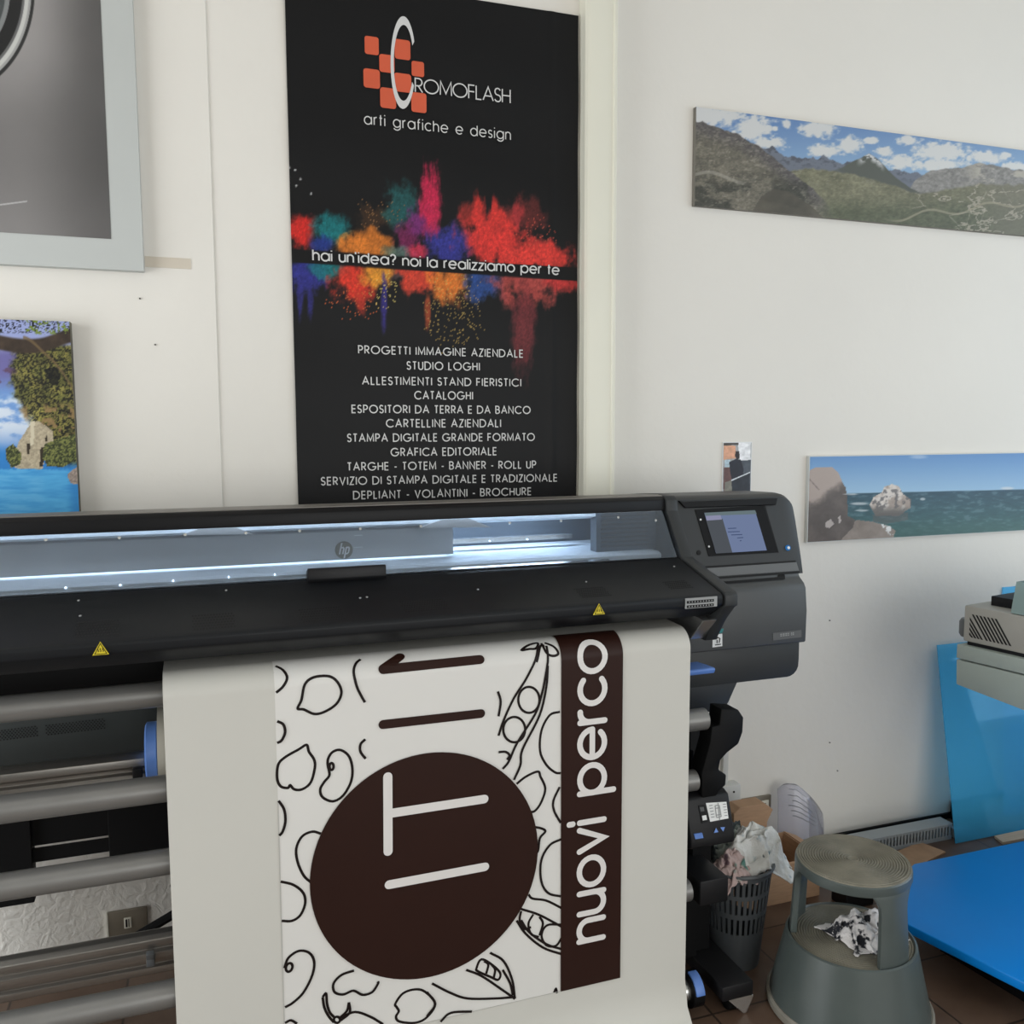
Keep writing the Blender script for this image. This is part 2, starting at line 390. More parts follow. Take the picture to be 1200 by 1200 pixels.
def picture(name, x0, x1, z0, z1, Y, nx, nz, paint, material, parent, gain=1.0, wave=None):
    """a printed face: a fine grid of vertices that carries its ink as a colour attribute"""
    xs = np.linspace(x0, x1, nx); zs = np.linspace(z0, z1, nz)
    XX, ZZ = np.meshgrid(xs, zs); V = np.stack([XX.ravel(), np.full(XX.size, Y), ZZ.ravel()], 1)
    px, py = project(V)
    ink = lin(np.clip(paint(px, py), 0, 255)) * gain
    if wave is not None: V[:, 1] += wave(V[:, 0], V[:, 2])
    idx = np.arange(nx * nz).reshape(nz, nx)
    F = np.stack([idx[:-1, :-1].ravel(), idx[:-1, 1:].ravel(), idx[1:, 1:].ravel(), idx[1:, :-1].ravel()], 1)
    me = bpy.data.meshes.new(name); me.vertices.add(len(V)); me.loops.add(F.size); me.polygons.add(len(F))
    root = parent
    while root.parent is not None: root = root.parent
    me.vertices.foreach_set('co', (V - np.array(root.location)).ravel())
    me.loops.foreach_set('vertex_index', F.ravel().astype(np.int32))
    me.polygons.foreach_set('loop_start', np.arange(0, F.size, 4, dtype=np.int32))
    me.polygons.foreach_set('use_smooth', np.ones(len(F), bool))
    me.update(calc_edges=True)
    at = me.color_attributes.new('ink', 'FLOAT_COLOR', 'POINT')
    at.data.foreach_set('color', np.concatenate([np.clip(ink, 0, 1), np.ones((len(ink), 1))], 1).ravel().astype(np.float32))
    me.materials.append(material)
    o = bpy.data.objects.new(name, me); COL.objects.link(o); o.parent = parent
    return o

# ------------------------------------------------------------------ monoline lettering
def A(cx, cy, rx, ry, a0, a1):
    n = max(4, int(abs(a1 - a0) / 14))
    return [(cx + rx * math.cos(math.radians(a0 + (a1 - a0) * k / n)), cy + ry * math.sin(math.radians(a0 + (a1 - a0) * k / n))) for k in range(n + 1)]
o_ = A(.36, .36, .36, .36, 0, 360)
GL = {
 'A': (.74, [[(0, 0), (.37, 1), (.74, 0)], [(.13, .34), (.61, .34)]]),
 'B': (.52, [[(0, 0), (0, 1), (.25, 1)] + A(.25, .76, .22, .24, 90, -90) + [(0, .52)], [(.25, .52)] + A(.26, .26, .26, .26, 90, -90) + [(0, 0)]]),
 'C': (.86, [A(.5, .5, .5, .5, 42, 318)]),
 'D': (.74, [[(0, 0), (0, 1), (.25, 1)] + A(.25, .5, .49, .5, 90, -90) + [(0, 0)]]),
 'E': (.44, [[(.44, 0), (0, 0), (0, 1), (.44, 1)], [(0, .52), (.42, .52)]]),
 'F': (.42, [[(0, 0), (0, 1), (.42, 1)], [(0, .52), (.4, .52)]]),
 'G': (.98, [A(.5, .5, .5, .5, 42, 355) + [(.56, .46)]]),
 'H': (.58, [[(0, 0), (0, 1)], [(.58, 0), (.58, 1)], [(0, .52), (.58, .52)]]),
 'I': (0.0, [[(0, 0), (0, 1)]]),
 'L': (.38, [[(0, 1), (0, 0), (.38, 0)]]),
 'M': (.80, [[(0, 0), (0.03, 1), (.4, .12), (.77, 1), (.8, 0)]]),
 'N': (.62, [[(0, 0), (0, 1), (.62, 0), (.62, 1)]]),
 'O': (1.0, [A(.5, .5, .5, .5, 0, 360)]),
 'P': (.48, [[(0, 0), (0, 1), (.22, 1)] + A(.22, .72, .26, .28, 90, -90) + [(0, .44)]]),
 'R': (.50, [[(0, 0), (0, 1), (.22, 1)] + A(.22, .73, .25, .27, 90, -90) + [(0, .46)], [(.2, .46), (.5, 0)]]),
 'S': (.44, [A(.22, .75, .2, .25, 25, 270) + A(.22, .25, .22, .25, 90, -160)]),
 'T': (.46, [[(0, 1), (.46, 1)], [(.23, 1), (.23, 0)]]),
 'U': (.54, [[(0, 1), (0, .27)] + A(.27, .27, .27, .27, 180, 360) + [(.54, 1)]]),
 'V': (.66, [[(0, 1), (.33, 0), (.66, 1)]]),
 'Z': (.48, [[(0, 1), (.48, 1), (0, 0), (.48, 0)]]),
 '-': (.28, [[(0, .38), (.28, .38)]]),
 'a': (.72, [o_, [(.72, .72), (.72, 0)]]),
 'c': (.62, [A(.36, .36, .36, .36, 48, 312)]),
 'd': (.72, [o_, [(.72, 1), (.72, 0)]]),
 'e': (.72, [A(.36, .36, .36, .36, 0, 318), [(.0, .36), (.72, .36)]]),
 'f': (.28, [[(.1, 0), (.1, .8)] + A(.28, .8, .18, .2, 180, 90), [(0, .7), (.28, .7)]]),
 'g': (.72, [o_, [(.72, .72), (.72, .02)] + A(.37, .02, .35, .28, 0, -155)]),
 'h': (.54, [[(0, 0), (0, 1)], [(0, .4)] + A(.27, .45, .27, .27, 180, 0) + [(.54, 0)]]),
 'i': (0.0, [[(0, 0), (0, .72)], [(0, .92), (0, 1.02)]]),
 'l': (0.0, [[(0, 0), (0, 1)]]),
 'm': (.92, [[(0, 0), (0, .72)], [(0, .4)] + A(.23, .49, .23, .23, 180, 0) + [(.46, 0)], [(.46, .4)] + A(.69, .49, .23, .23, 180, 0) + [(.92, 0)]]),
 'n': (.54, [[(0, 0), (0, .72)], [(0, .4)] + A(.27, .45, .27, .27, 180, 0) + [(.54, 0)]]),
 'o': (.72, [o_]),
 'p': (.72, [o_, [(0, .72), (0, -.28)]]),
 'r': (.27, [[(0, 0), (0, .72)], [(0, .4)] + A(.25, .44, .25, .28, 180, 85)]),
 's': (.40, [A(.2, .54, .18, .18, 30, 270) + A(.2, .18, .2, .18, 90, -150)]),
 't': (.28, [[(.13, 0), (.13, .98)], [(0, .7), (.28, .7)]]),
 'u': (.54, [[(0, .72), (0, .27)] + A(.27, .27, .27, .27, 180, 360) + [(.54, .72)], [(.54, .3), (.54, 0)]]),
 'v': (.56, [[(0, .72), (.28, 0), (.56, .72)]]),
 'z': (.48, [[(0, .7), (.48, .7), (0, 0), (.48, 0)]]),
 "'": (.06, [[(.0, 1.04), (.0, .82)]]),
 '?': (.46, [A(.23, .76, .23, .24, 165, -60) + [(.23, .42), (.23, .26)], [(.23, 0), (.23, .11)]]),
}
def layout(text, gap=0.22, space=0.42):
    out = []; x = 0
    for ch in text:
        if ch == ' ': x += space; continue
        wd, st = GL[ch]
        out += [[(x + a, b) for a, b in s] for s in st]; x += wd + gap
    return out, x - gap

def ribbon(mb, pts, wid, fmap, rnd=False):
    """flat stroke of constant width along 2-D points, lifted into the room by fmap(u, v)"""
    mb.strokes = getattr(mb, 'strokes', 0) + 1
    lift = 0.0003 * (mb.strokes % 5); g0 = fmap
    fmap = lambda u, v: np.asarray(g0(u, v), float) + np.array([0, -lift, 0])
    pts = [np.array(p, float) for p in pts]
    q = [pts[0]]
    for p in pts[1:]:
        if np.linalg.norm(p - q[-1]) > 1e-6: q.append(p)
    pts = q
    if len(pts) < 2: return
    closed = np.linalg.norm(pts[0] - pts[-1]) < 1e-4 and len(pts) > 3
    h = wid / 2; L = []; Rr = []
    n = len(pts)
    for i in range(n):
        if closed: a = pts[(i - 1) % (n - 1)] if i == 0 or i == n - 1 else pts[i - 1]; b = pts[1] if i in (0, n - 1) else pts[i + 1]
        else: a = pts[max(i - 1, 0)]; b = pts[min(i + 1, n - 1)]
        p = pts[i]
        d1 = p - a; d2 = b - p
        l1 = np.linalg.norm(d1); l2 = np.linalg.norm(d2)
        d1 = d1 / l1 if l1 > 1e-9 else d2 / l2; d2 = d2 / l2 if l2 > 1e-9 else d1
        n1 = np.array([-d1[1], d1[0]]); n2 = np.array([-d2[1], d2[0]])
        m_ = n1 + n2; k = np.linalg.norm(m_)
        if k < 1e-6: m_ = n1; sc = 1
        else:
            m_ = m_ / k; sc = min(1 / max(m_ @ n1, 0.1), 2.2)
        L.append(p + m_ * h * sc); Rr.append(p - m_ * h * sc)
    V = [fmap(*p) for p in L] + [fmap(*p) for p in Rr]
    mb.add(V, [(i, i + 1, n + i + 1, n + i) for i in range(n - 1)])
    if rnd and not closed:
        for e, o2 in ((pts[0], pts[1]), (pts[-1], pts[-2])):
            d = e - o2; a0 = math.atan2(d[1], d[0])
            arc = [e + h * np.array([math.cos(a0 + t), math.sin(a0 + t)]) for t in np.linspace(-math.pi / 2, math.pi / 2, 9)]
            mb.add([fmap(*p) for p in arc], [tuple(range(9))])
def smooth_path(pts, k=6):
    pts = [np.array(p, float) for p in pts]; n = len(pts)
    if n < 3: return pts
    closed = np.linalg.norm(pts[0] - pts[-1]) < 1e-6
    out = []
    for i in range(n - 1):
        p0 = pts[i - 1] if i > 0 else (pts[-2] if closed else pts[0] * 2 - pts[1])
        p3 = pts[i + 2] if i + 2 < n else (pts[1] if closed else pts[-1] * 2 - pts[-2])
        p1, p2 = pts[i], pts[i + 1]
        for j in range(k):
            t = j / k
            out.append(0.5 * ((2 * p1) + (-p0 + p2) * t + (2 * p0 - 5 * p1 + 4 * p2 - p3) * t * t + (-p0 + 3 * p1 - 3 * p2 + p3) * t ** 3))
    out.append(pts[-1]); return out

# ------------------------------------------------------------------ pictures on the wall
# grey wheel print, top left
t = thing('wall_print', (-0.6, W - .03, 2.037), 'large print with pale grey border showing part of a shiny wheel on dark grey', 'picture')
MB().box(-1.15, W - .034, 2.037, -0.12, W - .005, 3.05).build('mount_board', M['border'], t, bevel=0.001, smooth=0)
def paint_wheel(px, py):
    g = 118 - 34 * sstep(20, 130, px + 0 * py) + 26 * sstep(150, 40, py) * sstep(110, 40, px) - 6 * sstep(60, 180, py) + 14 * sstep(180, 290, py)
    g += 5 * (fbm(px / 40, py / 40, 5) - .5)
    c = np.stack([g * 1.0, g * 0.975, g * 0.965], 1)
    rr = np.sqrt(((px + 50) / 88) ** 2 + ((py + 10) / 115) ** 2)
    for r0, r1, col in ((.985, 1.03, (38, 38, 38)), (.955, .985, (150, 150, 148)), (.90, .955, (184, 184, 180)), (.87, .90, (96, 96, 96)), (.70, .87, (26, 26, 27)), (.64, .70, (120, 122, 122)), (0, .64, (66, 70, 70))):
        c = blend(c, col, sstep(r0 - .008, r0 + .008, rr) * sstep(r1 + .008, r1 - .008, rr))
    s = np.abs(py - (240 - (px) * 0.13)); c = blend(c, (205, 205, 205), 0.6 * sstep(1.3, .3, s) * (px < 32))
    return c
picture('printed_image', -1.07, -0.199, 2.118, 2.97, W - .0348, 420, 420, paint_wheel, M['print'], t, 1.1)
tag(MB().box(-0.118, W - .0055, 2.054, 0.002, W - .004, 2.083).build('tape_strip', M['tape'], smooth=0), 'short strip of beige tape on the wall beside the bordered print', 'tape')

# canvas of the rocky lake shore
t = thing('canvas_print', (-0.6, W - .05, 1.28), 'thick canvas print of a green cliff with small chapel above turquoise water', 'picture')
YC = W - .045
MB().box(-0.95, YC, 1.30, -0.310, W - .005, 1.893).build('stretcher_sides', mat('canvas_side', (96, 92, 80), 0.8, var=0.5, scale=18), t, smooth=0)
def paint_canvas(px, py):
    x = px * 3.333; y = (py - 340) * 3.333
    f1 = fbm(x / 26, y / 26, 11); f2 = fbm(x / 6.5, y / 6.5, 21, 4, .7); f3 = fbm(x / 60, y / 30, 31)
    c = np.tile(np.array([110, 150, 205.]), (len(px), 1))
    c = blend(c, (105, 95, 150), sstep(420, 300, y + 60 * (f3 - .5)) * .9)
    c = blend(c, (150, 160, 205), sstep(260, 200, y) )
    c = blend(c, (90, 60, 80), sstep(.5, .6, f3) * sstep(270, 320, y) * sstep(400, 370, y) * .8)
    c = blend(c, (205, 215, 228), sstep(400, 440, y) * sstep(640, 520, y) * sstep(.35, .6, f3 + .12))
    c = blend(c, (45, 125, 195), sstep(590, 640, y + 40 * (f3 - .5)))
    fol = sstep(30, 70, x + 70 * (f1 - .5) - np.clip((y - 390), 0, 300) * .55) * sstep(205, 225, y) * sstep(700, 660, y)
    q2 = sstep(.40, .62, f2)[:, None]; g = np.array([[138, 130, 66.]]) * q2 + np.array([[34, 36, 22.]]) * (1 - q2)
    g = blend(g, (84, 88, 42), sstep(.45, .6, f1) * .5); g = g * (.55 + .7 * fbm(x / 40, y / 40, 201))[:, None]; g = blend(g, (22, 20, 14), sstep(.50, .40, f2) * .8)
    g = blend(g, (150, 120, 80), sstep(430, 470, y) * sstep(.55, .62, f1) * .8)
    c = c * (1 - fol[:, None]) + g * fol[:, None]
    # chapel and rocks
    rock = inside(x, y, [(75, 590), (120, 520), (150, 510), (205, 550), (210, 600), (180, 640), (165, 700), (60, 696), (50, 650)])
    c = np.where(rock[:, None], np.array([[178, 165, 140.]]) * (0.72 + .5 * f2[:, None]), c)
    for pl in ([(158, 615), (180, 615), (178, 650), (165, 690), (155, 690)], [(105, 600), (118, 600), (115, 640), (104, 640)], [(178, 570), (186, 570), (186, 590), (178, 590)]):
        c[inside(x, y, pl)] = (48, 38, 26)
    ins = inside(x, y, [(120, 515), (135, 512), (132, 600), (118, 610)]); c[ins] = (205, 195, 170)
    bush = inside(x, y, [(20, 620), (50, 600), (85, 640), (80, 680), (45, 695), (25, 660)]) | inside(x, y, [(175, 600), (230, 580), (300, 560), (300, 660), (250, 690), (185, 690), (165, 650)])
    gb = np.array([[122, 126, 68.]]) * q2 + np.array([[48, 54, 30.]]) * (1 - q2); c = np.where(bush[:, None], gb, c)
    wl = sstep(696, 704, y + 6 * (f2 - .5) * 2)
    fw_ = fbm(x / 70, y / 9, 211, 3); water = np.stack([58 + 40 * fw_, 142 + 44 * fw_, 206 + 24 * fw_], 1)
    water = blend(water, (24, 104, 180), sstep(250, 300, x) * .5); water = blend(water, (104, 176, 222), sstep(190, 140, x) * sstep(.4, .7, fw_) * .5)
    c = c * (1 - wl[:, None]) + water * wl[:, None]
    sh = inside(x, y, [(262, 720), (300, 690), (320, 700), (320, 760), (275, 755)]); c = np.where(sh[:, None], np.array([[150, 135, 125.]]) * (.6 + .8 * f2[:, None]), c)
    # trunk across the top and the leaf edge above it
    yt = 205 + 14 * np.sin(x / 70) - 18 * sstep(150, 290, x)
    tr = sstep(34, 22, np.abs(y - yt)); c = c * (1 - tr[:, None]) + (np.array([[58, 46, 36.]]) * (.7 + .6 * f1[:, None])) * tr[:, None]
    br = sstep(9, 4, np.abs(y - (215 + .0045 * (x - 90) ** 2 - 30 * sstep(180, 90, x)))) * (x > 90); c = blend(c, (112, 92, 62), br * .8)
    lf = sstep(172, 160, y) * sstep(.50, .56, f2); c = blend(c, (18, 18, 20), lf)
    lf = sstep(178, 166, y) * sstep(.56, .62, fbm(x / 12, y / 12, 91)) * (x > 90); c = blend(c, (112, 130, 52), lf)
    dk = inside(x, y, [(175, 310), (215, 298), (235, 330), (225, 375), (195, 365)]); c = np.where(dk[:, None], c * .35, c)
    return c
picture('printed_image', -0.95, -0.310, 1.30, 1.893, YC - .0006, 230, 230, paint_canvas, M['print_matt'], t, 1.0)

# the black banner
BX0, BX1, BZ0, BZ1, BY = 0.280, 1.188, 1.22, 2.904, W - .012
t = thing('wall_banner', (0.73, W, BZ0), 'tall black vinyl banner with white lettering and coloured powder burst', 'banner')
def bwave(x, z):
    return 0.003 + 0.0022 * np.sin((x - .3) * 9 + .6 * np.sin(z * 2.2)) * np.sin(z * 1.4 + 1) - 0.0022 * np.exp(-((x - 1.098) / .012) ** 2) + 0.0016 * np.sin(z * 17 + x * 3)
def paint_banner(px, py):
    x = (px - 320) * 2.857; y = (py - 180) * 2.857
    c = np.tile(np.array([23, 23, 24.]), (len(px), 1))
    f = fbm(x / 42, y / 42, 41, 6, .62); fs = fbm(x / 26, y / 60, 51, 5, .6); fv = fbm(x / 9, y / 45, 61, 4); fine = np.random.RandomState(2).rand(len(px))
    ys = 338 + x * 0.0645                                     # middle of the dark stripe
    up = sstep(6, -6, y - ys); dn = 1 - up
    def puff(cx, cy, rx, ry, col, amt, side, rough=1.3, vert=False):
        d = np.sqrt(((x - cx) / rx) ** 2 + ((y - cy) / ry) ** 2)
        nn = (fv * .5 + f * .5) if vert else (f * .6 + fs * .4)
        a = sstep(1.05, .45, d + (nn - .5) * rough * 1.5) * amt * side
        return blend(c, np.array(col) * 1.0, a * (0.72 + .5 * f).clip(0, 1))
    for a in ((340, 215, 75, 60, (95, 62, 38), .5), (90, 262, 66, 75, (212, 48, 42), 1), (195, 258, 80, 62, (30, 118, 122), .95), (165, 300, 55, 36, (40, 60, 140), .9),
              (310, 305, 125, 62, (214, 122, 48), 1), (425, 180, 72, 95, (40, 102, 102), .8), (455, 280, 60, 80, (120, 40, 84), .9), (430, 330, 60, 30, (90, 120, 110), .8), (500, 240, 62, 70, (120, 48, 112), .95),
              (590, 305, 122, 82, (56, 58, 142), 1), (485, 325, 50, 36, (205, 55, 80), .9), (830, 205, 100, 70, (140, 54, 50), .6),
              (650, 210, 30, 60, (196, 60, 52), .7), (740, 285, 130, 115, (224, 60, 54), 1), (880, 345, 160, 62, (224, 64, 56), 1)):
        c = puff(*a, up)
    for a in ((528, 160, 46, 150, (198, 42, 78), 1), (690, 190, 30, 70, (214, 58, 52), .9), (745, 190, 24, 60, (214, 58, 52), .9), (820, 200, 32, 55, (180, 56, 58), .8)):
        c = puff(*a, up, .9, True)
    for a in ((110, 405, 85, 72, (50, 52, 132), 1), (185, 390, 70, 36, (30, 118, 122), .9), (420, 400, 70, 40, (90, 70, 70), .8), (270, 435, 84, 80, (222, 60, 44), 1), (350, 405, 66, 54, (226, 150, 52), 1),
              (490, 420, 96, 72, (214, 70, 52), 1), (580, 430, 84, 86, (222, 122, 52), 1), (710, 430, 74, 78, (50, 82, 150), .9), (850, 440, 130, 86, (186, 78, 72), .9), (965, 425, 70, 40, (206, 60, 58), .9)):
        c = puff(*a, dn)
    for a in ((92, 480, 14, 90, (52, 50, 128), .8), (125, 490, 12, 80, (52, 50, 128), .8), (372, 500, 13, 120, (58, 50, 130), .9), (295, 500, 22, 60, (206, 60, 44), .8), (518, 520, 14, 80, (206, 90, 50), .7), (840, 580, 50, 190, (130, 54, 58), .8)):
        c = puff(*a, dn, .7, True)
    for (cx, cy, rx, ry, col, th) in ((600, 520, 110, 150, (190, 160, 90), .93), (270, 500, 90, 70, (220, 110, 60), .93), (380, 460, 60, 70, (210, 190, 110), .93), (360, 200, 90, 60, (150, 110, 70), .95), (880, 270, 90, 60, (200, 90, 70), .95)):
        d = np.sqrt(((x - cx) / rx) ** 2 + ((y - cy) / ry) ** 2); c = blend(c, col, ((fine > th) & (d + (f - .5) < .9)) * .8)
    for sx_, sy_ in ((55, 46), (75, 54), (92, 84), (78, 106), (128, 133)):
        c = blend(c, (200, 200, 200), sstep(5, 2, np.hypot(x - sx_, y - sy_)))
    gr_ = (.70 + .6 * fbm(x / 5, y / 7, 221, 4, .7))[:, None]; c = np.where(c.max(1, keepdims=True) > 40, c * gr_, c)
    band = sstep(24, 21, np.abs(y - ys)); c = blend(c, (22, 22, 23), band)
    return c
vinyl = picture('vinyl_sheet', BX0, BX1, BZ0, BZ1, BY, 300, 470, paint_banner, M['print_vinyl'], t, 0.9, bwave)
fb = lambda u, v: (u, BY - .0012, v)
def banner_text(name, text, pl, pr, cap, wt, gap=.22, space=.42, parent=None):
    a = P(*pl, BY); b = P(*pr, BY)
    st, wd = layout(text, gap, space)
    hgt = P(pl[0], pl[1] - cap, BY)[2] - a[2]; sx_ = (b[0] - a[0]) / wd; sl = (b[2] - a[2]) / (b[0] - a[0])
    mb = MB()
    for s in st: ribbon(mb, [(a[0] + u * sx_, a[2] + v * hgt + u * sx_ * sl) for u, v in s], wt * hgt, fb)
    return mb.build(name, M['vinyl_white'], parent or t, smooth=0)
for tx, pl, pr in (('PROGETTI IMMAGINE AZIENDALE', (420.2, 414), (612.4, 418.7)), ('STUDIO LOGHI', (477, 432.7), (561.5, 434)), ('ALLESTIMENTI STAND FIERISTICI', (424.8, 450.4), (610, 452.6)),
                   ('CATALOGHI', (486, 467.5), (553.5, 468)), ('ESPOSITORI DA TERRA E DA BANCO', (412.5, 483.6), (621, 484.6)), ('CARTELLINE AZIENDALI', (452.8, 500.4), (586.4, 500.2)),
                   ('STAMPA DIGITALE GRANDE FORMATO', (407.3, 517.5), (626, 516.2)), ('GRAFICA EDITORIALE', (458.3, 534.3), (581.5, 533)), ('TARGHE - TOTEM - BANNER - ROLL UP', (407.3, 551.2), (627.6, 548.4)),
                   ('SERVIZIO DI STAMPA DIGITALE E TRADIZIONALE', (376.6, 568.3), (652.4, 563.8)), ('DEPLIANT - VOLANTINI - BROCHURE', (414.3, 584.7), (622, 579.8))):
    banner_text('lettering', tx, pl, pr, 8.8, .155, .30, .5)
banner_text('slogan', "hai un'idea? noi la realizziamo per te", (366.8, 305), (654.8, 322), 12.3, .15, .22, .5)
banner_text('logo_lettering', 'ROMOFLASH', (486.6, 107.8), (597.6, 121), 16, .095, .12)
banner_text('tagline', 'arti grafiche e design', (427, 145.3), (598, 163.9), 12.5, .105, .27, .62)
for (x0, x1, y0, y1) in ((307, 353, 126, 180), (407, 459, 137, 196), (356, 406, 187, 240), (464, 505, 209, 254), (303, 357, 235, 292), (405, 462, 250, 305), (359, 411, 298, 360), (463, 513, 314, 374)):
    a = P(320 + x0 / 2.857, y1 / 2.857, BY); b = P(320 + x1 / 2.857, y0 / 2.857, BY)
    r = (b[0] - a[0]) * .17; pts = []
    for cx, cz, s in ((b[0] - r, b[2] - r, 0), (a[0] + r, b[2] - r, 90), (a[0] + r, a[2] + r, 180), (b[0] - r, a[2] + r, 270)):
        pts += [(q[0], BY - .0011, q[1]) for q in A(cx, cz, r, r, s, s + 90)]
    MB().poly(pts).build('logo_square', M['vinyl_orange'], t, smooth=0)
mb = MB(); ao = []; ai = []
for k in range(49):
    th = math.radians(27 + (330 - 27) * k / 48)
    ao.append(P(320 + (435 + 42 * math.cos(th)) / 2.857, (210 - 155 * math.sin(th)) / 2.857, BY)); ai.append(P(320 + (436.5 + 33 * math.cos(th)) / 2.857, (211 - 127 * math.sin(th)) / 2.857, BY))
ao = [(p[0], BY - .0017, p[2]) for p in ao]; ai = [(p[0], BY - .0017, p[2]) for p in ai]
mb.add(ao + ai, [(i, i + 1, 49 + i + 1, 49 + i) for i in range(48)]); mb.build('logo_initial', M['vinyl_white'], t, smooth=0)

# mountain panorama
t = thing('panorama_panel', (2.6, W, 2.35), 'long panel of a mountain valley under clouds, high on the right wall', 'picture')
YM = W - .016
mX0, mX1 = P(814.5, 180, YM)[0], 3.75
mzt, mzb = P(814.5, 125, YM)[2], P(813, 241, YM)[2]
MB().box(mX0, YM, mzb, mX1, W - .0005, mzt).build('board', M['board_edge'], t, smooth=0)
def paint_mountain(px, py):
    x = (px - 760) * 2.727; y = (py - 80) * 2.727
    f = fbm(x / 60, y / 34, 71, 6, .6); g = fbm(x / 16, y / 12, 81, 5, .6); h = fbm(x / 120, y / 60, 101)
    c = np.stack([72 + .28 * (y - 120), 118 + .26 * (y - 120), 188 + .12 * (y - 120)], 1)
    cl = np.zeros(len(px))
    for cx, cy, rx, ry in ((190, 150, 130, 50), (330, 190, 80, 42), (380, 240, 60, 24), (540, 195, 66, 30), (440, 180, 18, 16), (405, 192, 14, 10), (560, 262, 60, 22), (645, 245, 46, 30), (710, 230, 26, 12), (750, 265, 34, 18), (830, 230, 46, 18), (800, 300, 60, 26), (930, 270, 100, 38), (920, 310, 110, 20), (1080, 285, 70, 24), (1140, 278, 22, 14), (1180, 315, 60, 20)):
        d = np.sqrt(((x - cx) / rx) ** 2 + ((y - cy) / ry) ** 2); cl = np.maximum(cl, sstep(1.1, .55, d + (g - .5) * 1.3))
    c = blend(c, np.array([222, 219, 212.]), cl * .92)
    def ridge(pts, amp): return np.interp(x, [p[0] for p in pts], [p[1] for p in pts]) + amp * (fbm(x / 22, x * 0, 111, 4) - .5)
    far = ridge(((0, 300), (360, 262), (395, 250), (430, 275), (470, 282), (540, 290), (560, 280), (600, 300), (640, 298), (780, 325), (840, 330), (900, 345), (1040, 330), (1300, 330)), 26)
    a = sstep(-2, 3, y - far); c = blend(c, (104, 112, 128), a); c = blend(c, (70, 72, 84), a * sstep(.5, .6, g) * sstep(40, 10, y - far) * .7)
    r2 = ridge(((820, 400), (850, 360), (900, 325), (960, 320), (1000, 318), (1045, 305), (1100, 308), (1150, 320), (1300, 340)), 12)
    a = sstep(-2, 3, y - r2) * sstep(815, 850, x); c = c * (1 - a[:, None]) + np.array([[134, 130, 124.]]) * (.7 + .6 * fbm(x / 10, y / 8, 191, 4, .7))[:, None] * a[:, None]; c = blend(c, (190, 180, 160), a * sstep(.5, .62, f) * sstep(980, 1080, x) * .8)
    r3 = ridge(((560, 340), (640, 305), (680, 285), (705, 272), (740, 295), (790, 350), (860, 395), (1000, 420)), 8)
    a = sstep(-2, 3, y - r3) * sstep(560, 640, x) * sstep(900, 860, x); c = blend(c, (82, 86, 76), a); c = blend(c, (206, 206, 206), a * sstep(30, 6, y - r3) * sstep(.48, .6, g) * sstep(660, 690, x) * sstep(760, 735, x))
    r1 = ridge(((100, 175), (170, 168), (200, 182), (270, 205), (310, 222), (350, 250), (400, 285), (450, 325), (520, 380), (600, 460)), 14)
    vall = ridge(((380, 340), (500, 318), (620, 330), (760, 365), (860, 400), (960, 385), (1060, 370), (1300, 372)), 14)
    a = sstep(-3, 6, y - vall) * sstep(380, 470, x)
    gr = np.stack([116 + 46 * (f - .5), 114 + 44 * (f - .5), 84 + 36 * (f - .5)], 1); gr = blend(gr, (76, 84, 56), sstep(400, 470, y) * .7) * (.72 + .56 * fbm(x / 9, y / 6, 181, 4, .7))[:, None]
    gr = blend(gr, (150, 146, 118), sstep(.60, .68, g) * sstep(400, 350, y) * .5); gr = blend(gr, (118, 112, 92), sstep(1000, 1150, x) * .6)
    gr = blend(gr, (170, 160, 138), (np.abs(h - .52) < .012) * sstep(780, 900, x) * .8)
    gr = blend(gr, (160, 150, 120), sstep(5, 2, np.abs(y - (470 + 12 * np.sin(x / 30) - .12 * (x - 850)))) * sstep(740, 820, x) * .7)
    for ax_, ay_, bx_, by_ in ((960, 470, 1075, 450), (1075, 450, 1060, 500), (960, 470, 1000, 510), (1030, 455, 1010, 520), (1060, 500, 1180, 470), (1080, 395, 1060, 430), (1130, 380, 1160, 430)):
        tt = np.clip(((x - ax_) * (bx_ - ax_) + (y - ay_) * (by_ - ay_)) / ((bx_ - ax_) ** 2 + (by_ - ay_) ** 2), 0, 1)
        d = np.hypot(x - ax_ - tt * (bx_ - ax_), y - ay_ - tt * (by_ - ay_) + 8 * (f - .5)); gr = blend(gr, (172, 164, 142), sstep(4, 1, d + 3 * g) * .7)
    c = c * (1 - a[:, None]) + gr * a[:, None]
    a = sstep(-2, 3, y - r1) * sstep(600, 520, x)
    nr = np.stack([104 + 50 * (f - .5), 98 + 46 * (f - .5), 82 + 40 * (f - .5)], 1); nr = blend(nr, (84, 78, 80), sstep(70, 10, y - r1) * .8)
    nr = blend(nr, (56, 56, 46), sstep(.52, .42, f) * sstep(330, 390, y) * .8); nr = blend(nr, (154, 146, 128), sstep(.58, .66, g) * .35)
    nr = nr * (.62 + .76 * fbm(x / 7, y / 5, 171, 4, .7))[:, None]
    nr = blend(nr, (168, 162, 146), sstep(8, 3, np.abs(y - (350 + 18 * np.sin(x / 40)))) * sstep(330, 280, x) * .55)
    a = a * sstep(10, -30, (y - 330) - (540 - x) * 3.0 - 340)
    c = c * (1 - a[:, None]) + nr * a[:, None]
    hill = inside(x, y, [(330, 460), (360, 410), (400, 385), (450, 395), (520, 440), (570, 490), (330, 480)]); c = np.where(hill[:, None], np.array([[82, 76, 62.]]) * (.75 + .5 * f[:, None]), c)
    m_ = c.mean(1, keepdims=True); c = m_ + (c - m_) * .78; c = 118 + (c - 118) * .92
    return c
picture('printed_image', mX0 + .002, mX1, mzb, mzt, YM - .0006, 440, 130, paint_mountain, M['print'], t, 1.0)

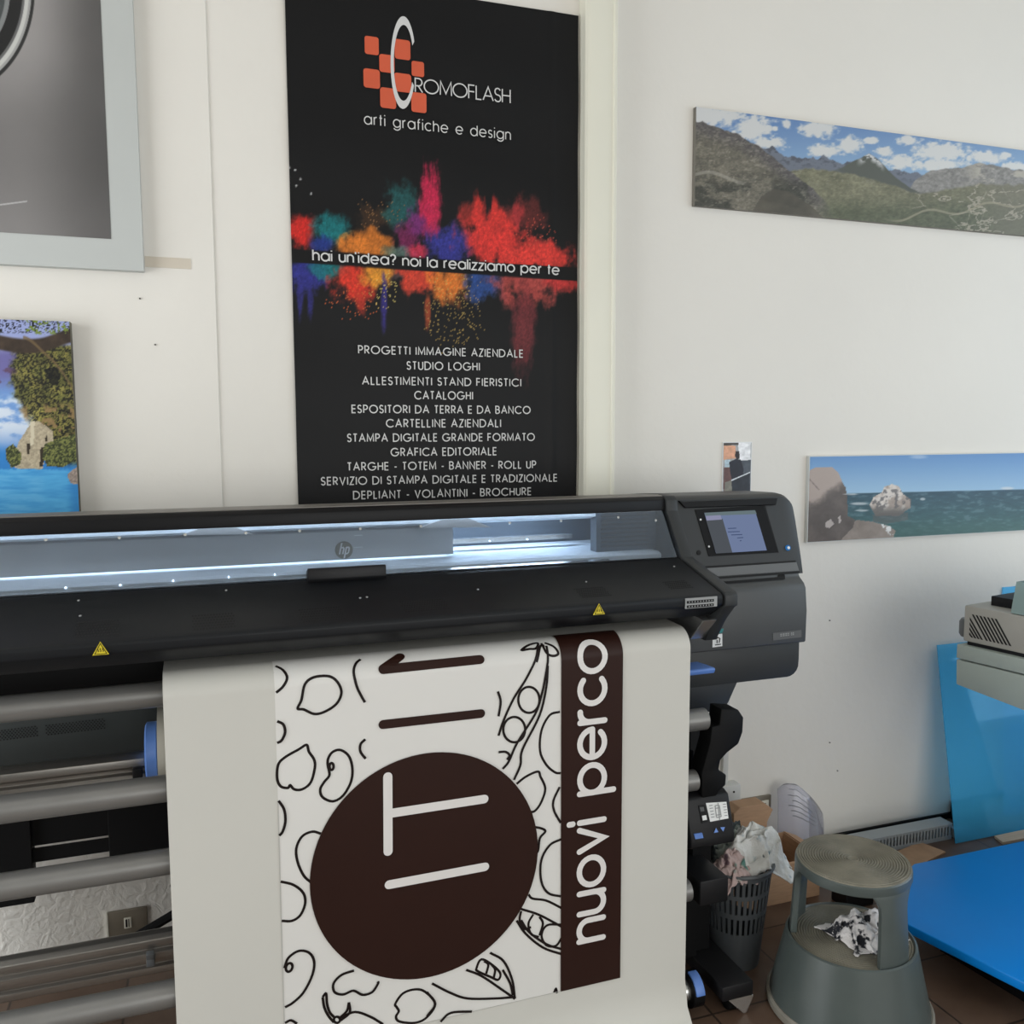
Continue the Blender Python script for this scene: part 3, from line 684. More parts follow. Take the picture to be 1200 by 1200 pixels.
# seaside panorama
t = thing('seaside_panel', (2.7, W, 1.17), 'panel of pale boulders and blue sea on the wall right of the printer', 'picture')
sX0, sX1 = P(947, 585, YM)[0], 3.62
szt, szb = P(947, 534.5, YM)[2], P(946, 636, YM)[2]
MB().box(sX0, YM, szb, sX1, W - .0005, szt).build('board', M['board'], t, smooth=0)
def paint_sea(px, py):
    x = (px - 820) * 3.158; y = (py - 500) * 3.158
    f = fbm(x / 40, y / 40, 121, 6, .6); g = fbm(x / 26, y / 7, 131, 5); h = fbm(x / 14, y / 14, 141)
    hz = 247 - (x - 545) * .0225
    c = np.stack([84 + .42 * (y - 100), 138 + .34 * (y - 100), 200 + .13 * (y - 100)], 1)
    c = blend(c, (190, 205, 225), .5 * sstep(1, .3, np.sqrt(((x - 810) / 45) ** 2 + ((y - 112) / 10) ** 2)))
    a = sstep(-1.5, 1.5, y - hz); d = np.clip((y - hz) / 150, 0, 1)
    sea = np.stack([40 + 16 * d, 78 + 26 * d, 98 + 2 * d], 1) * (0.82 + .36 * g[:, None]); sea = blend(sea, (92, 124, 134), sstep(.58, .68, g) * .5)
    sea = blend(sea, (54, 96, 92), sstep(330, 390, y) * .6)
    c = c * (1 - a[:, None]) + sea * a[:, None]
    tan = np.stack([152 + 60 * (f - .5), 136 + 56 * (f - .5), 124 + 54 * (f - .5)], 1)
    fg = inside(x, y, [(515, 425), (545, 385), (580, 345), (640, 352), (690, 365), (725, 385), (715, 415), (640, 428)]); c = np.where(fg[:, None], tan * .92, c)
    c = blend(c, (220, 220, 218), inside(x, y, [(668, 358), (715, 372), (722, 398), (700, 404)]) * sstep(.45, .6, h))
    r1 = inside(x, y, [(395, 168), (430, 150), (490, 150), (514, 172), (528, 205), (540, 225), (546, 262), (548, 330), (575, 345), (566, 375), (530, 410), (515, 440), (390, 440)])
    lit = sstep(20, -20, (x - 470) * .6 + (y - 250) + 60 * (f - .5))
    rk = blend(tan * np.array([[.62, .61, .62]]), (186, 166, 154), lit * .85); c = np.where(r1[:, None], rk, c)
    for pl in ([(465, 355), (485, 342), (498, 360), (480, 375), (466, 372)], [(512, 335), (520, 328), (524, 350), (516, 360)]): c = np.where(inside(x, y, pl)[:, None], np.array([[176, 164, 158.]]), c)
    c = blend(c, (110, 96, 92), sstep(3, 1, np.abs((x - 402) - (y - 190) * .9)) * r1 * (y < 235))
    r2 = inside(x, y, [(628, 290), (645, 258), (672, 245), (684, 222), (712, 212), (738, 222), (752, 250), (782, 270), (782, 300), (760, 312), (740, 330), (650, 330)])
    rk = blend(tan * 1.12, (232, 226, 218), sstep(.45, .62, f) * .6); rk = blend(rk, (96, 92, 92), sstep(.47, .38, h) * .8); rk = blend(rk, (104, 98, 92), sstep(285, 320, y)); c = np.where(r2[:, None], rk, c)
    c = blend(c, (96, 88, 84), inside(x, y, [(640, 325), (770, 318), (772, 345), (690, 360), (640, 350)]) * .55)
    for cx, cy, rx, ry in ((560, 250, 34, 3), (590, 285, 40, 6), (825, 268, 12, 6), (1138, 228, 30, 6), (600, 310, 30, 4)): c = blend(c, (205, 208, 210), .75 * sstep(1.1, .5, np.sqrt(((x - cx) / rx) ** 2 + ((y - cy) / ry) ** 2)))
    m_ = c.mean(1, keepdims=True); c = m_ + (c - m_) * .8
    return c
picture('printed_image', sX0 + .003, sX1, szb + .002, szt - .003, YM - .0006, 380, 110, paint_sea, M['print'], t, 1.05)

# small photo
YP = W - .004
a, b = P(847, 518, YP), P(880, 577, YP)
t = thing('small_photo', ((a[0] + b[0]) / 2, W, 1.36), 'small upright photo of a person in a workshop, above the printer control panel', 'photo')
MB().box(a[0], YP, 1.36, b[0], W - .0005, a[2]).build('photo_paper', M['white'], t, smooth=0)
def paint_photo(px, py):
    x = (px - 848) * 3.158; y = (py - 518) * 3.158; f = fbm(x / 12, y / 12, 151)
    c = np.tile(np.array([150, 150, 150.]), (len(px), 1))
    for pl, col in (([(0, 10), (45, 14), (45, 60), (0, 66)], (200, 150, 122)), ([(52, 0), (100, 0), (100, 70), (60, 70)], (222, 222, 224)), ([(0, 0), (55, 0), (55, 10), (0, 14)], (70, 66, 62)), ([(5, 66), (24, 66), (24, 92), (5, 92)], (170, 190, 200)), ([(0, 95), (30, 95), (30, 190), (0, 190)], (96, 70, 66)),
                    ([(48, 70), (100, 66), (100, 190), (48, 190)], (70, 76, 84)), ([(20, 74), (46, 62), (64, 66), (74, 100), (70, 140), (30, 140), (24, 110)], (30, 32, 42)), ([(30, 136), (96, 112), (96, 190), (30, 190)], (38, 42, 50)), ([(44, 34), (58, 34), (60, 58), (50, 66), (42, 52)], (40, 34, 34)), ([(28, 140), (98, 110), (98, 114), (28, 145)], (205, 210, 214)), ([(4, 150), (30, 140), (30, 190), (4, 190)], (120, 118, 108))):
        c[inside(x, y, pl)] = col
    return c * (.82 + .36 * f[:, None])
picture('printed_image', a[0] + .003, b[0] - .003, 1.36, a[2] - .003, YP - .0006, 60, 110, paint_photo, M['print'], t, 1.2)

# nails and little marks left in the wall
for i, (nx_, ny_, lab) in enumerate(((164, 350, 'small nail in the wall above the canvas print'), (182, 404, 'small nail with a white chip right of the canvas print'), (972, 727, 'tiny nail in the wall under the seaside panel'), (981, 903, 'dark plug hole low on the wall, left of the blue sheets'), (972, 870, 'dark speck of a nail low on the wall above the leaning film'))):
    yw = W - .004 if nx_ < 240 else W
    p = P(nx_, ny_, yw)
    tag(MB().tube([(p[0], yw + .001, p[2]), (p[0], yw - .004, p[2])], .0022, 10).build('wall_nail', M['nail']), lab, 'nail', 'nails in the wall')

# ------------------------------------------------------------------ the wide-format printer
PR = thing('large_format_printer', (0.45, 2.3, 0), 'wide black and grey large format printer with lit window, standing in front of the wall', 'printer')
X0, X1 = -0.86, 1.262                                       # ends of the window and cover; the side cabinet runs on to 1.70
WIN = [(2.250, 1.365), (2.164, 1.241)]                      # slanted window, (Y, z)
COVER = [(2.164, 1.241), (1.945, 1.180)]
LIP = [(1.938, 1.176), (1.940, 1.150)]
CAB = [(2.262, 1.405), (2.250, 1.358), (2.216, 1.208), (2.206, 1.165), (2.172, 1.135), (2.166, 0.985)]
def decal(name, pts, prof, material, parent, off=.0008, thick=0.0, smooth=0, bevel=0):
    H = [hit(*p, prof) for p in pts]
    a = [q + n * off for q, n in H]
    if thick: return MB().hexa([q + n * (off - thick) for q, n in H], a).build(name, material, parent, smooth=smooth, bevel=bevel)
    return MB().poly(a).build(name, material, parent, smooth=0)

# lid and window frame
lid = MB().prism([(2.62, 1.20), (2.62, 1.380), (2.59, 1.386), (2.44, 1.400), (2.30, 1.409), (2.268, 1.406), (2.255, 1.397), (2.252, 1.366), (2.275, 1.366), (2.285, 1.385), (2.58, 1.385), (2.58, 1.20)], X0, X1 + .04).build('lid', M['black'], PR, bevel=.003)
MB().prism([(2.60, 1.3870), (2.44, 1.4015), (2.30, 1.4105), (2.272, 1.4085), (2.272, 1.4055), (2.60, 1.380)], X0, X1 + .04).build('lid_top', M['topgrey'], PR, smooth=35)
MB().prism([(2.1640, 1.2410), (2.1700, 1.2445), (2.1850, 1.233), (2.60, 1.205), (2.60, 1.10), (2.15, 1.10), (2.15, 1.23)], X0, X1).build('inner_bed', M['matte'], PR, smooth=0)
# chamber inside the window
MB().box(X0, 2.575, 1.20, X1, 2.58, 1.386).build('back_panel', M['inner'], PR, smooth=0)
MB().prism([(2.245, 1.243), (2.26, 1.249), (2.56, 1.249), (2.56, 1.20), (2.245, 1.20)], X0, 1.25).build('platen', M['platen'], PR, smooth=0)
mb = MB().prism([(2.186, 1.232), (2.186, 1.2425), (2.202, 1.2445), (2.202, 1.232)], X0, 1.06)
MB.build(mb, 'silver_strip', M['chrome'], PR, smooth=0)
MB().prism([(2.172, 1.236), (2.173, 1.2415), (2.176, 1.2415), (2.178, 1.232)], X0, 1.10).build('front_bar', M['strip'], PR, smooth=0)
sb = MB().box(1.07, 2.30, 1.20, X1, 2.34, 1.386).build('side_shield', M['inner'], PR, smooth=0)
mb = MB()
for k in range(9): mb.box(1.085, 2.296, 1.262 + k * .0125, 1.235, 2.301, 1.267 + k * .0125)
mb.build('shield_rib', M['grey'], sb, smooth=0)
bx1 = P(531, 630, 2.36)[0]
beam = MB().prism([(2.36, 1.257), (2.36, 1.334), (2.372, 1.340), (2.44, 1.340), (2.44, 1.262), (2.372, 1.255)], X0, bx1).build('carriage_beam', M['beam'], PR, bevel=.0015)
MB().box(X0, 2.45, 1.272, 1.06, 2.475, 1.285).build('guide_rail', M['chrome'], PR, smooth=0)
mb = MB().box(X0, 2.277, 1.379, X1 - .06, 2.290, 1.384)
mb.build('light_strip', M['led_front'], PR, smooth=0)
mb = MB().box(X0, 2.44, 1.365, 1.05, 2.50, 1.370)
mb.build('light_strip', M['led'], PR, smooth=0)
MB().box(X0, 2.376, 1.2550, bx1 - .01, 2.438, 1.2556).build('light_strip', M['beam_fill'], PR, smooth=0)  # unseen strip added beneath the beam to brighten the platen
ref = MB().prism([(2.305, 1.352), (2.305, 1.372), (2.31, 1.372), (2.345, 1.345), (2.34, 1.343)], X0, X1 - .09).build('light_diffuser', M['platen'], PR, smooth=0)
for cx in (257, 535):                                       # wedge brackets that break the light strip
    a = [P(cx - 45, 627 - (cx - 257) * .03, 2.30), P(cx - 14, 616 - (cx - 257) * .03, 2.30), P(cx + 12, 615 - (cx - 257) * .03, 2.30), P(cx + 40, 626 - (cx - 257) * .03, 2.30)]
    MB().prism_xz([(p[0], p[2]) for p in a], 2.296, 2.304).build('beam_bracket', M['beam'], PR, smooth=0)
for px_, py_ in ((77, 690.5), (141, 687.5), (203, 682.5), (268, 678), (322, 675), (574, 634), (618, 632)):
    y_ = 2.244 if py_ > 650 else 2.448
    p = P(px_, py_ - (2 if py_ > 650 else 0), y_); MB().tube([(p[0], y_, p[2]), (p[0], y_ - .003, p[2])], .0024, 10).build('led_glint_dot', M['led_glint'], PR)  # front dots are LED reflections made to glow, the rear pair are LEDs
# hp badge on the beam
c0 = P(403, 644.5, 2.359); rb = .0235
bd = MB().tube([(c0[0], 2.3595, c0[2]), (c0[0], 2.357, c0[2])], rb, 32).build('round_badge', M['gold'], beam)
mb = MB(); fh = lambda u, v: (c0[0] + (u + .22 * v) * rb, 2.3564, c0[2] + v * rb)
ribbon(mb, [(-.42, -.45), (-.42, .82)], .17, fh); ribbon(mb, [(-.42, .28), (-.16, .30), (-.06, .18), (-.06, -.45)], .17, fh)
ribbon(mb, [(.20, .36), (.20, -.95)], .17, fh); ribbon(mb, [(.20, .30), (.44, .30), (.54, .18), (.54, -.28), (.44, -.40), (.20, -.40)], .17, fh)
mb.build('lettering', M['ink_white'], bd, smooth=0)
mb = MB()
for (u, v) in ((12, -9), (12, -23)): q = P(403 + u, 644.5 + v + 6, 2.359); mb.box(q[0], 2.3585, q[2] - .001, q[0] + .022, 2.3597, q[2] + .001)
mb.build('beam_mark', M['white'], beam, smooth=0)
# window pane with its screws, handle
n_ = np.array([0, -.124, .086]); n_ /= np.linalg.norm(n_)
MB().prism([(2.2515, 1.366), (2.1655, 1.243), (2.1640, 1.2440), (2.2500, 1.367)], X0, X1 - .008).build('window_pane', M['pane'], PR, smooth=0)
for px_, py_ in ((54, 633.5), (140, 631), (217, 627.5), (288, 625.5), (351, 623), (422, 620.5), (493, 617.5), (597, 613.5), (657, 611), (724, 607), (768, 610.5)):
    q, n = hit(px_, py_, WIN); MB().tube([q, q + n * .004], .0036, 10).build('pane_screw', M['chrome'], PR)
a = [hit(*p, WIN) for p in ((357, 668), (452, 663), (453, 676), (358, 684))]
q0 = P(360, 672, 2.15); q1 = P(452, 668, 2.15)
MB().prism([(2.182, 1.258), (2.150, 1.272), (2.142, 1.270), (2.140, 1.244), (2.150, 1.232), (2.168, 1.240)], q0[0], q1[0]).build('window_handle', M['tray'], PR, bevel=.003)
# front cover with lip and underside
cov = MB().prism([(2.164, 1.241), (1.950, 1.1815), (1.941, 1.177), (1.938, 1.170), (1.939, 1.153), (1.944, 1.147), (2.000, 1.112), (2.16, 1.105), (2.19, 1.20)], X0, X1 - .002).build('front_cover', M['cover'], PR, bevel=.002)
for px0, py0, px1, py1, hh in ((90, 729, 141, 727, 19), (225, 721, 274, 718, 19), (350, 714, 399, 710.5, 17), (468, 705, 520, 702, 14), (672, 690, 706, 687, 12), (776, 682, 802, 680, 10)):
    mb = MB()
    A0, A1 = hit(px0, py0, COVER)[0], hit(px1, py1, COVER)[0]; bx = hit(px0, py0 + hh, COVER)[0]; nn = hit(px0, py0, COVER)[1] * .0006
    nc = max(10, int((A1[0] - A0[0]) / .0058)); nr = 6
    for i in range(nc):
        for j in range(nr):
            u = (i + .5 + (.25 if j % 2 else -.25)) / nc; v0 = (j + .12) / nr; v1 = (j + .72) / nr
            f = lambda uu, vv: np.array([A0[0] + (A1[0] - A0[0]) * uu, A0[1] + (bx[1] - A0[1]) * vv, A0[2] + (bx[2] - A0[2]) * vv]) + nn
            mb.poly([f(u - .3 / nc, v0), f(u + .3 / nc, v0), f(u + .3 / nc, v1), f(u - .3 / nc, v1)])
    mb.build('vent_grille', M['hole'], cov, smooth=0)
for px_, py_ in ((92, 704), (94, 722), (265, 692), (430, 704 - 4), (422, 701), (560, 691), (687, 682), (790, 664)):
    q, n = hit(px_, py_, COVER); MB().tube([q, q + n * .0015], .0028, 8).build('cover_screw', M['labelgrey'], cov)
for px_, py_ in ((118, 760), (701.5, 714)):
    q, n = hit(px_, py_, LIP); s = .0155
    tri = [(-s, -.8 * s), (s, -.8 * s), (0, .95 * s)]
    w_ = MB().hexa([(q[0] + u, 1.9372, q[2] + v) for u, v in tri], [(q[0] + u, 1.9360, q[2] + v) for u, v in tri]).build('warning_sticker', M['yellow'], cov, smooth=0)
    mb = MB(); fq = lambda u, v: (q[0] + u * s, 1.9355, q[2] + v * s)
    ribbon(mb, [(-.72, -.66), (.72, -.66), (0, .72), (-.72, -.66)], .09, fq)
    for k in (-.3, 0, .3): ribbon(mb, [(k, -.4), (k + .06, -.22), (k - .06, -.05), (k, .12)], .09, fq)
    mb.build('warning_symbol', M['ink_line'], w_, smooth=0)
q0, q1 = P(803, 713, 1.9375), P(840, 700.5, 1.9375)
lb = MB().box(q0[0], 1.9355, 1.149, q1[0], 1.9395, 1.175).build('data_label', M['labelgrey'], cov, smooth=0)
mb = MB()
for r_ in range(2):
    z = 1.1655 - r_ * .0115
    mb.box(q0[0] + .003, 1.9350, z - .0035, q1[0] - .010, 1.9356, z + .0035)
mb.build('label_table', M['hole'], lb, smooth=0)
mb = MB()
for r_ in range(2):
    for k in range(9):
        x = q0[0] + .006 + k * (q1[0] - q0[0] - .018) / 9
        mb.box(x + .003, 1.9347, 1.1655 - r_ * .0115 - .0015, x + .0055, 1.9352, 1.1655 - r_ * .0115 + .002)
mb.build('label_mark', M['labelgrey'], lb, smooth=0)
# right-hand cheek of window and cover
mb = MB().prism([(2.60, 1.20), (2.60, 1.386), (2.44, 1.4025), (2.30, 1.4125), (2.262, 1.408), (2.248, 1.397), (2.243, 1.366), (2.157, 1.243), (1.942, 1.1835), (1.933, 1.176), (1.933, 1.147), (1.945, 1.141), (1.985, 1.10), (2.030, 1.035), (2.15, 1.035), (2.19, 1.10)], X1 + .004, X1 + .040)
mb.build('end_cheek', M['grey2'], PR, bevel=.003)
MB().prism([(1.975, 1.105), (2.05, 1.112), (2.20, 1.112), (2.20, 1.02), (2.04, 1.04)], X1 - .035, X1 + .006).build('cheek_bracket', M['chrome'], PR, smooth=0, bevel=.002)
MB().box(X0, 2.21, .955, X1 + .05, 2.24, 1.12).build('inner_panel', M['matte'], PR, smooth=0)

# side cabinet with control panel
CX0, CX1 = 1.300, 1.700
prof = [(2.62, 1.165), (2.62, 1.375), (2.57, 1.390), (2.44, 1.4005), (2.30, 1.4055), (2.272, 1.403), (2.258, 1.395), (2.247, 1.358), (2.216, 1.208), (2.206, 1.165)]
mb = MB(); RC = .052; stn = [(CX0, 0.0)] + [(CX1 + .012 - RC + RC * math.sin(math.radians(a)), RC * (1 - math.cos(math.radians(a)))) for a in (0, 15, 30, 45, 58, 70, 80, 88)]
n10 = len(prof)
V = [(x, y, z - dz * min(1, max(0, (z - 1.25) / .12))) for x, dz in stn for y, z in prof]
F = [(k * n10 + q, k * n10 + (q + 1) % n10, (k + 1) * n10 + (q + 1) % n10, (k + 1) * n10 + q) for k in range(len(stn) - 1) for q in range(n10)]
mb.add(V, F + [tuple(range(n10)), tuple(range((len(stn) - 1) * n10, len(stn) * n10))])
mb.build('control_housing', M['grey2'], PR, smooth=40)
MB().prism([(2.62, 0.963), (2.62, 1.17), (2.2075, 1.17), (2.2045, 1.159), (2.180, 1.141), (2.172, 1.128), (2.164, 1.06), (2.166, .963)], CX0, CX1).build('service_door', M['grey'], PR, bevel=.006, seg=3)
pts = [(CX0 - .08, .963), (CX1 - .006, .963), (CX1 - .006, .905)] + [(CX1 - .046 + .04 * math.cos(math.radians(a)), .894 + .04 * math.sin(math.radians(a))) for a in (-15, -35, -55, -75, -90)] + [(CX0 - .08, .854)]
MB().prism_xz(pts, 2.188, 2.60).build('cabinet_base', M['grey2'], PR, bevel=.004)
HOOD = [(2.2475, 1.3605), (2.2158, 1.2075)]
SL = [(2.216, 1.208), (2.206, 1.165)]
decal('panel_hood', [(794, 587), (800, 588.5), (910, 584), (908, 592), (802, 595.5)], [(2.26, 1.405), (2.2475, 1.358)], M['black'], PR, .008, .012, bevel=.002)
bz = decal('screen_bezel', [(814, 597.5), (894.5, 592.5), (911.5, 647.5), (830.5, 652)], HOOD, M['matte'], PR, .002, .004)
decal('touch_screen', [(824.7, 601), (884, 598), (898, 645), (838.5, 648.7)], HOOD, M['screen'], bz, .0028)
decal('screen_menu', [(826.6, 609.5), (846, 608), (857.5, 647.6), (838.5, 648.7)], HOOD, M['screen_grey'], bz, .0034)
decal('screen_bar', [(824.7, 601), (884, 598), (886, 602.5), (826, 604.8)], HOOD, M['screen_top'], bz, .0034)
decal('screen_tab', [(826.2, 604.8), (843.5, 603.8), (845, 609), (827.4, 610.2)], HOOD, M['screen_tab'], bz, .004)
for k, (xa, xb, yy) in enumerate(((852, 862, 619), (852, 866, 623), (856, 869, 626.5), (863, 870, 630), (866, 868, 633.5))):
    decal('screen_text', [(xa, yy), (xb, yy - .5), (xb + .3, yy + .5), (xa + .3, yy + 1)], HOOD, M['screen_text'], bz, .0036)
for px_, py_ in ((820.5, 609), (830.3, 640.5)): q, n = hit(px_, py_, HOOD); MB().tube([q, q + n * .003], .003, 10).build('bezel_light', M['white'], bz)
decal('panel_groove', [(894.8, 592), (896.3, 592), (912.5, 647.5), (911, 648)], HOOD, M['hole'], PR, .0012)
for ya, yb, xa, xb, pr in ((663.6, 656.8, 826, 932, SL), (676.2, 669.6, 842, 936.5, [(2.206, 1.172), (2.2, 1.15)])):
    decal('panel_gap', [(xa, ya), (xb, yb), (xb, yb + 1.8), (xa, ya + 2.2)], pr, M['hole'], PR, .0022)
decal('accent_strip', [(827, 666), (933, 658.8), (936, 668.6), (841, 675.2)], SL, M['strip'], PR, .0016, .004)
decal('door_pocket', [(846, 682), (911, 676.5), (912, 672.8), (919, 672.2), (920, 679), (850, 684.5)], [(2.2075, 1.165), (2.178, 1.137)], M['hole'], PR, .0015)
q, n = hit(923, 642, HOOD)
pb = MB().tube([q, q + n * .004], .0085, 20).build('power_button', M['button'], PR)
MB().tube([q + n * .004, q + n * .0055], .0045, 16).build('power_symbol', M['white'], pb)
q, n = hit(818.7, 647.7, HOOD); MB().tube([q, q + n * .002], .007, 16).build('card_slot', M['hole'], PR)
DOOR = [(2.172, 1.128), (2.164, 1.06), (2.166, .963)]
np_ = decal('nameplate', [(905.5, 742), (939, 738), (939, 746.5), (905.5, 750.5)], DOOR, M['strip'], PR, .0012, .002)
mb = MB()
for k, (u0, u1) in enumerate(((914, 916), (917, 919), (920, 922), (922.8, 924.2), (926.5, 927.8), (928.4, 930))):
    for v0, v1 in ((742.6, 744.0), (744.6, 745.8)):
        H = [hit(*p, DOOR) for p in ((u0, v0 - (u0 - 914) * .11), (u1, v0 - (u1 - 914) * .11), (u1, v1 - (u1 - 914) * .11), (u0, v1 - (u0 - 914) * .11))]
        mb.poly([h + m_ * .0018 for h, m_ in H])
mb.build('lettering', M['labelgrey'], np_, smooth=0)
st = decal('door_sticker', [(835, 744), (846, 742.5), (846, 757), (834.5, 758.5)], DOOR, M['white'], PR, .002, .003)
mb = MB()
for s in ([(838, 749), (840.5, 746.5), (843, 748), (842, 753)], [(839.5, 753.5), (839.5, 749.5)], [(837, 755.5), (844, 754.5)]):
    ribbon(mb, s, 1.1, lambda u, v: hit(u, v, DOOR)[0] + hit(u, v, DOOR)[1] * .0032)
mb.build('sticker_symbol', M['hole'], st, smooth=0)
decal('teal_sticker', [(841, 737), (848, 736.5), (846, 741.5), (838.5, 742)], DOOR, mat('teal_label', (40, 120, 122), 0.5), PR, .002, .003)

# body beam under the printer, its perforated face, and the stand
bb = MB().prism([(2.43, .76), (2.43, .955), (2.62, .955), (2.62, .76)], X0, 1.30).build('body_beam', M['sheet_metal'], PR, bevel=.002)
mb = MB()
for (pa, pb_, r0, r1) in ((( -20, 858), (43, 850), 0, 14), ((52, 849.5), (122, 841.5), 0, 14)):
    A0 = P(*pa, 2.4295); A1 = P(*pb_, 2.4295); dz = P(pa[0], pa[1] + 13, 2.4295)[2] - A0[2]
    nc = int((A1[0] - A0[0]) / .0072)
    for i in range(nc):
        for j in range(6):
            x = A0[0] + (i + .5 + .5 * (j % 2)) * (A1[0] - A0[0]) / nc; z = A0[2] + (A1[2] - A0[2]) * i / nc + dz * (j + .5) / 6; r = .0024
            mb.poly([(x - r, 2.4293, z), (x, 2.4293, z - r), (x + r, 2.4293, z), (x, 2.4293, z + r)])
mb.build('perforation', M['hole'], bb, smooth=0)
MB().prism_xz([(X1 - .1, .93), (1.486, .868), (1.452, .800), (1.434, .775), (X1 - .1, .775)], 2.19, 2.55).build('lower_housing', M['grey2'], PR, bevel=.004)
MB().box(X0, 2.44, .665, 1.24, 2.52, .765).build('stand_beam', M['matte'], PR, smooth=0)
for x0, x1, z0 in ((X0, P(37, 1000, 2.45)[0], .400), (P(128, 1000, 2.45)[0], 1.30, .425)):
    MB().box(x0, 2.45, z0, x1, 2.50, .76).build('stand_panel', M['matte'], PR, bevel=.002, smooth=0)
za, zb = P(80, 987, 2.47)[2], P(80, 990, 2.47)[2]; zc, zd = P(80, 1004, 2.47)[2], P(80, 1015, 2.47)[2]
MB().box(-.46, 2.47, zb + .010, -.25, 2.474, .70).build('stand_bar', M['matte'], PR, smooth=0)
MB().box(-.46, 2.47, zc - .002, -.25, 2.474, zb + .003).build('stand_bar', M['matte'], PR, smooth=0)
p0, p1 = P(112, 1126, 2.53), P(236, 1052, 2.53)
MB().tube([p0 - (p1 - p0) * .06, p1 + (p1 - p0) * .5], .013, 8).build('stand_brace', M['matte'], PR)
# tubes
def long_tube(name, Y, z, r, x1, x0=X0, m='tube'): return MB().tube([(x0, Y, z), (x1, Y, z)], r, 24).build(name, M[m], PR, smooth=40)
long_tube('roller_tube', 2.10, 1.013, .029, 1.17)
z2, z3 = P(196, 923.5, 2.06)[2], P(199, 1009, 2.06)[2]
long_tube('loading_tube', 2.06, z2, .030, 1.288); long_tube('loading_tube', 2.06, z3, .029, 1.26)
long_tube('winding_tube', 2.02, P(206, 1163, 2.02)[2], .030, 1.22)
zr = P(100, 1112, 2.2)[2] - .016
rl = MB().prism([(2.245, zr + 0.0108), (2.232, zr + 0.0162), (2.212, zr + 0.0162), (2.200, zr + 0.0072), (2.200, zr - 0.0101), (2.207, zr - 0.0126), (2.207, zr - 0.0185), (2.195, zr - 0.0218), (2.195, zr - 0.0470), (2.203, zr - 0.0504), (2.203, zr - 0.0538), (2.193, zr - 0.0571), (2.193, zr - 0.0739), (2.205, zr - 0.0806), (2.245, zr - 0.0806)], X0, 1.28).build('winder_rail', M['alu'], PR, bevel=.002)
q = P(177, 1121, 2.19); MB().prism([(2.19, q[2] + .016), (2.176, q[2] + .012), (2.180, q[2] - .002), (2.174, q[2] - .016), (2.196, q[2] - .016)], q[0] - .010, q[0] + .008).build('rail_clip', M['strip'], rl, bevel=.001)
# media spindle with its blue hub
YS, ZS, ZR = 2.25, P(90, 910, 2.25)[2] + .006, .832
sp = MB().prism([(2.262, ZS + .036), (2.238, ZS + .036), (2.225, ZS + .028), (2.222, ZS + .010), (2.232, ZS + .004), (2.232, ZS - .004), (2.221, ZS - .008), (2.219, ZS - .024), (2.228, ZS - .028), (2.228, ZS - .032), (2.222, ZS - .036), (2.226, ZS - .044), (2.262, ZS - .044)], X0, P(170, 880, YS)[0]).build('media_spindle', M['alu'], PR, bevel=.0015)
q = P(162, 904, 2.22); MB().box(q[0] - .012, 2.205, q[2] - .014, q[0] + .010, 2.226, q[2] + .012).build('spindle_clip', M['tray'], sp, bevel=.003)
hx0, hx1 = P(171, 880, YS)[0], P(186, 880, YS)[0]
MB().tube([(hx0, YS, ZR), (hx0 + .004, YS, ZR), (hx1 - .003, YS, ZR), (hx1, YS, ZR)], [.062, .070, .070, .064], 48).build('spindle_hub', M['blue_plastic'], sp)
rollx = hx1 + .002
tag(MB().tube([(rollx, YS, ZR), (1.155, YS, ZR)], .117, 64).build('media_roll', M['roll'], smooth=40), 'roll of blank print media behind the blue hub of the printer spindle', 'paper roll')
# right-hand stand: column, arm, take-up box, foot
MB().box(1.425, 2.36, .06, 1.478, 2.46, .80).build('stand_column', M['matte'], PR, bevel=.003)
arm = [P(*p, 2.045) for p in ((842, 829), (862, 830), (868, 839), (867, 856), (862, 870), (849, 880), (841, 889), (839, 900), (848, 906), (847, 918), (839, 925), (834, 934), (819, 934), (819, 905), (823, 890), (829, 868), (831, 850), (840, 848))]
MB().prism_xz([(p[0], p[2]) for p in arm], 2.03, 2.09).build('loading_arm', M['matte'], PR, bevel=.004)
MB().box(1.20, 2.11, .63, 1.285, 2.2, .70).build('arm_mount', M['matte'], PR, smooth=0)
mb = MB().prism([(2.030, .600), (2.050, .607), (2.14, .607), (2.16, .47), (2.03, .462), (1.995, .476), (1.995, .500)], 1.212, 1.350)
cb = mb.build('take_up_control', M['tray'], PR, bevel=.005, seg=3)
CT = [(2.030, .600), (1.995, .500)]
lbl = decal('control_label', [(827, 941), (851, 939.5), (853.5, 959), (832, 963)], CT, M['white'], cb, .001)
mb = MB(); fl = lambda u, v: hit(u, v, CT)[0] + hit(u, v, CT)[1] * .0018
for s in ([(841, 941), (843, 961)], [(837.5, 944), (842, 943.5)], [(838, 947), (843, 946.4)], [(839, 955), (844.4, 954.2)], [(839.3, 958), (844.6, 957)], [(837.5, 944), (839.3, 958)], [(842.4, 943.5), (844.8, 957)]): ribbon(mb, s, 1.1, fl)
for k in range(5):
    ribbon(mb, [(830.5 + k * .6, 944 + k * 3.4), (834.5 + k * .6, 943.4 + k * 3.4)], 1.0, fl); ribbon(mb, [(846.5 + k * .5, 942.4 + k * 3.3), (850 + k * .5, 942 + k * 3.3)], 1.0, fl)
mb.build('label_diagram', M['labelgrey'], lbl, smooth=0)
sw = decal('rocker_switch', [(818, 944), (825.5, 943), (829, 963), (822, 965)], CT, M['hole'], cb, .002, .004)
decal('rocker_mark', [(822, 956), (827, 955), (828, 960.5), (823, 961.5)], CT, M['white'], sw, .0028)
decal('rocker_mark', [(819.5, 946), (824, 945.4), (825, 950.5), (820.5, 951)], CT, M['grey'], sw, .0028)
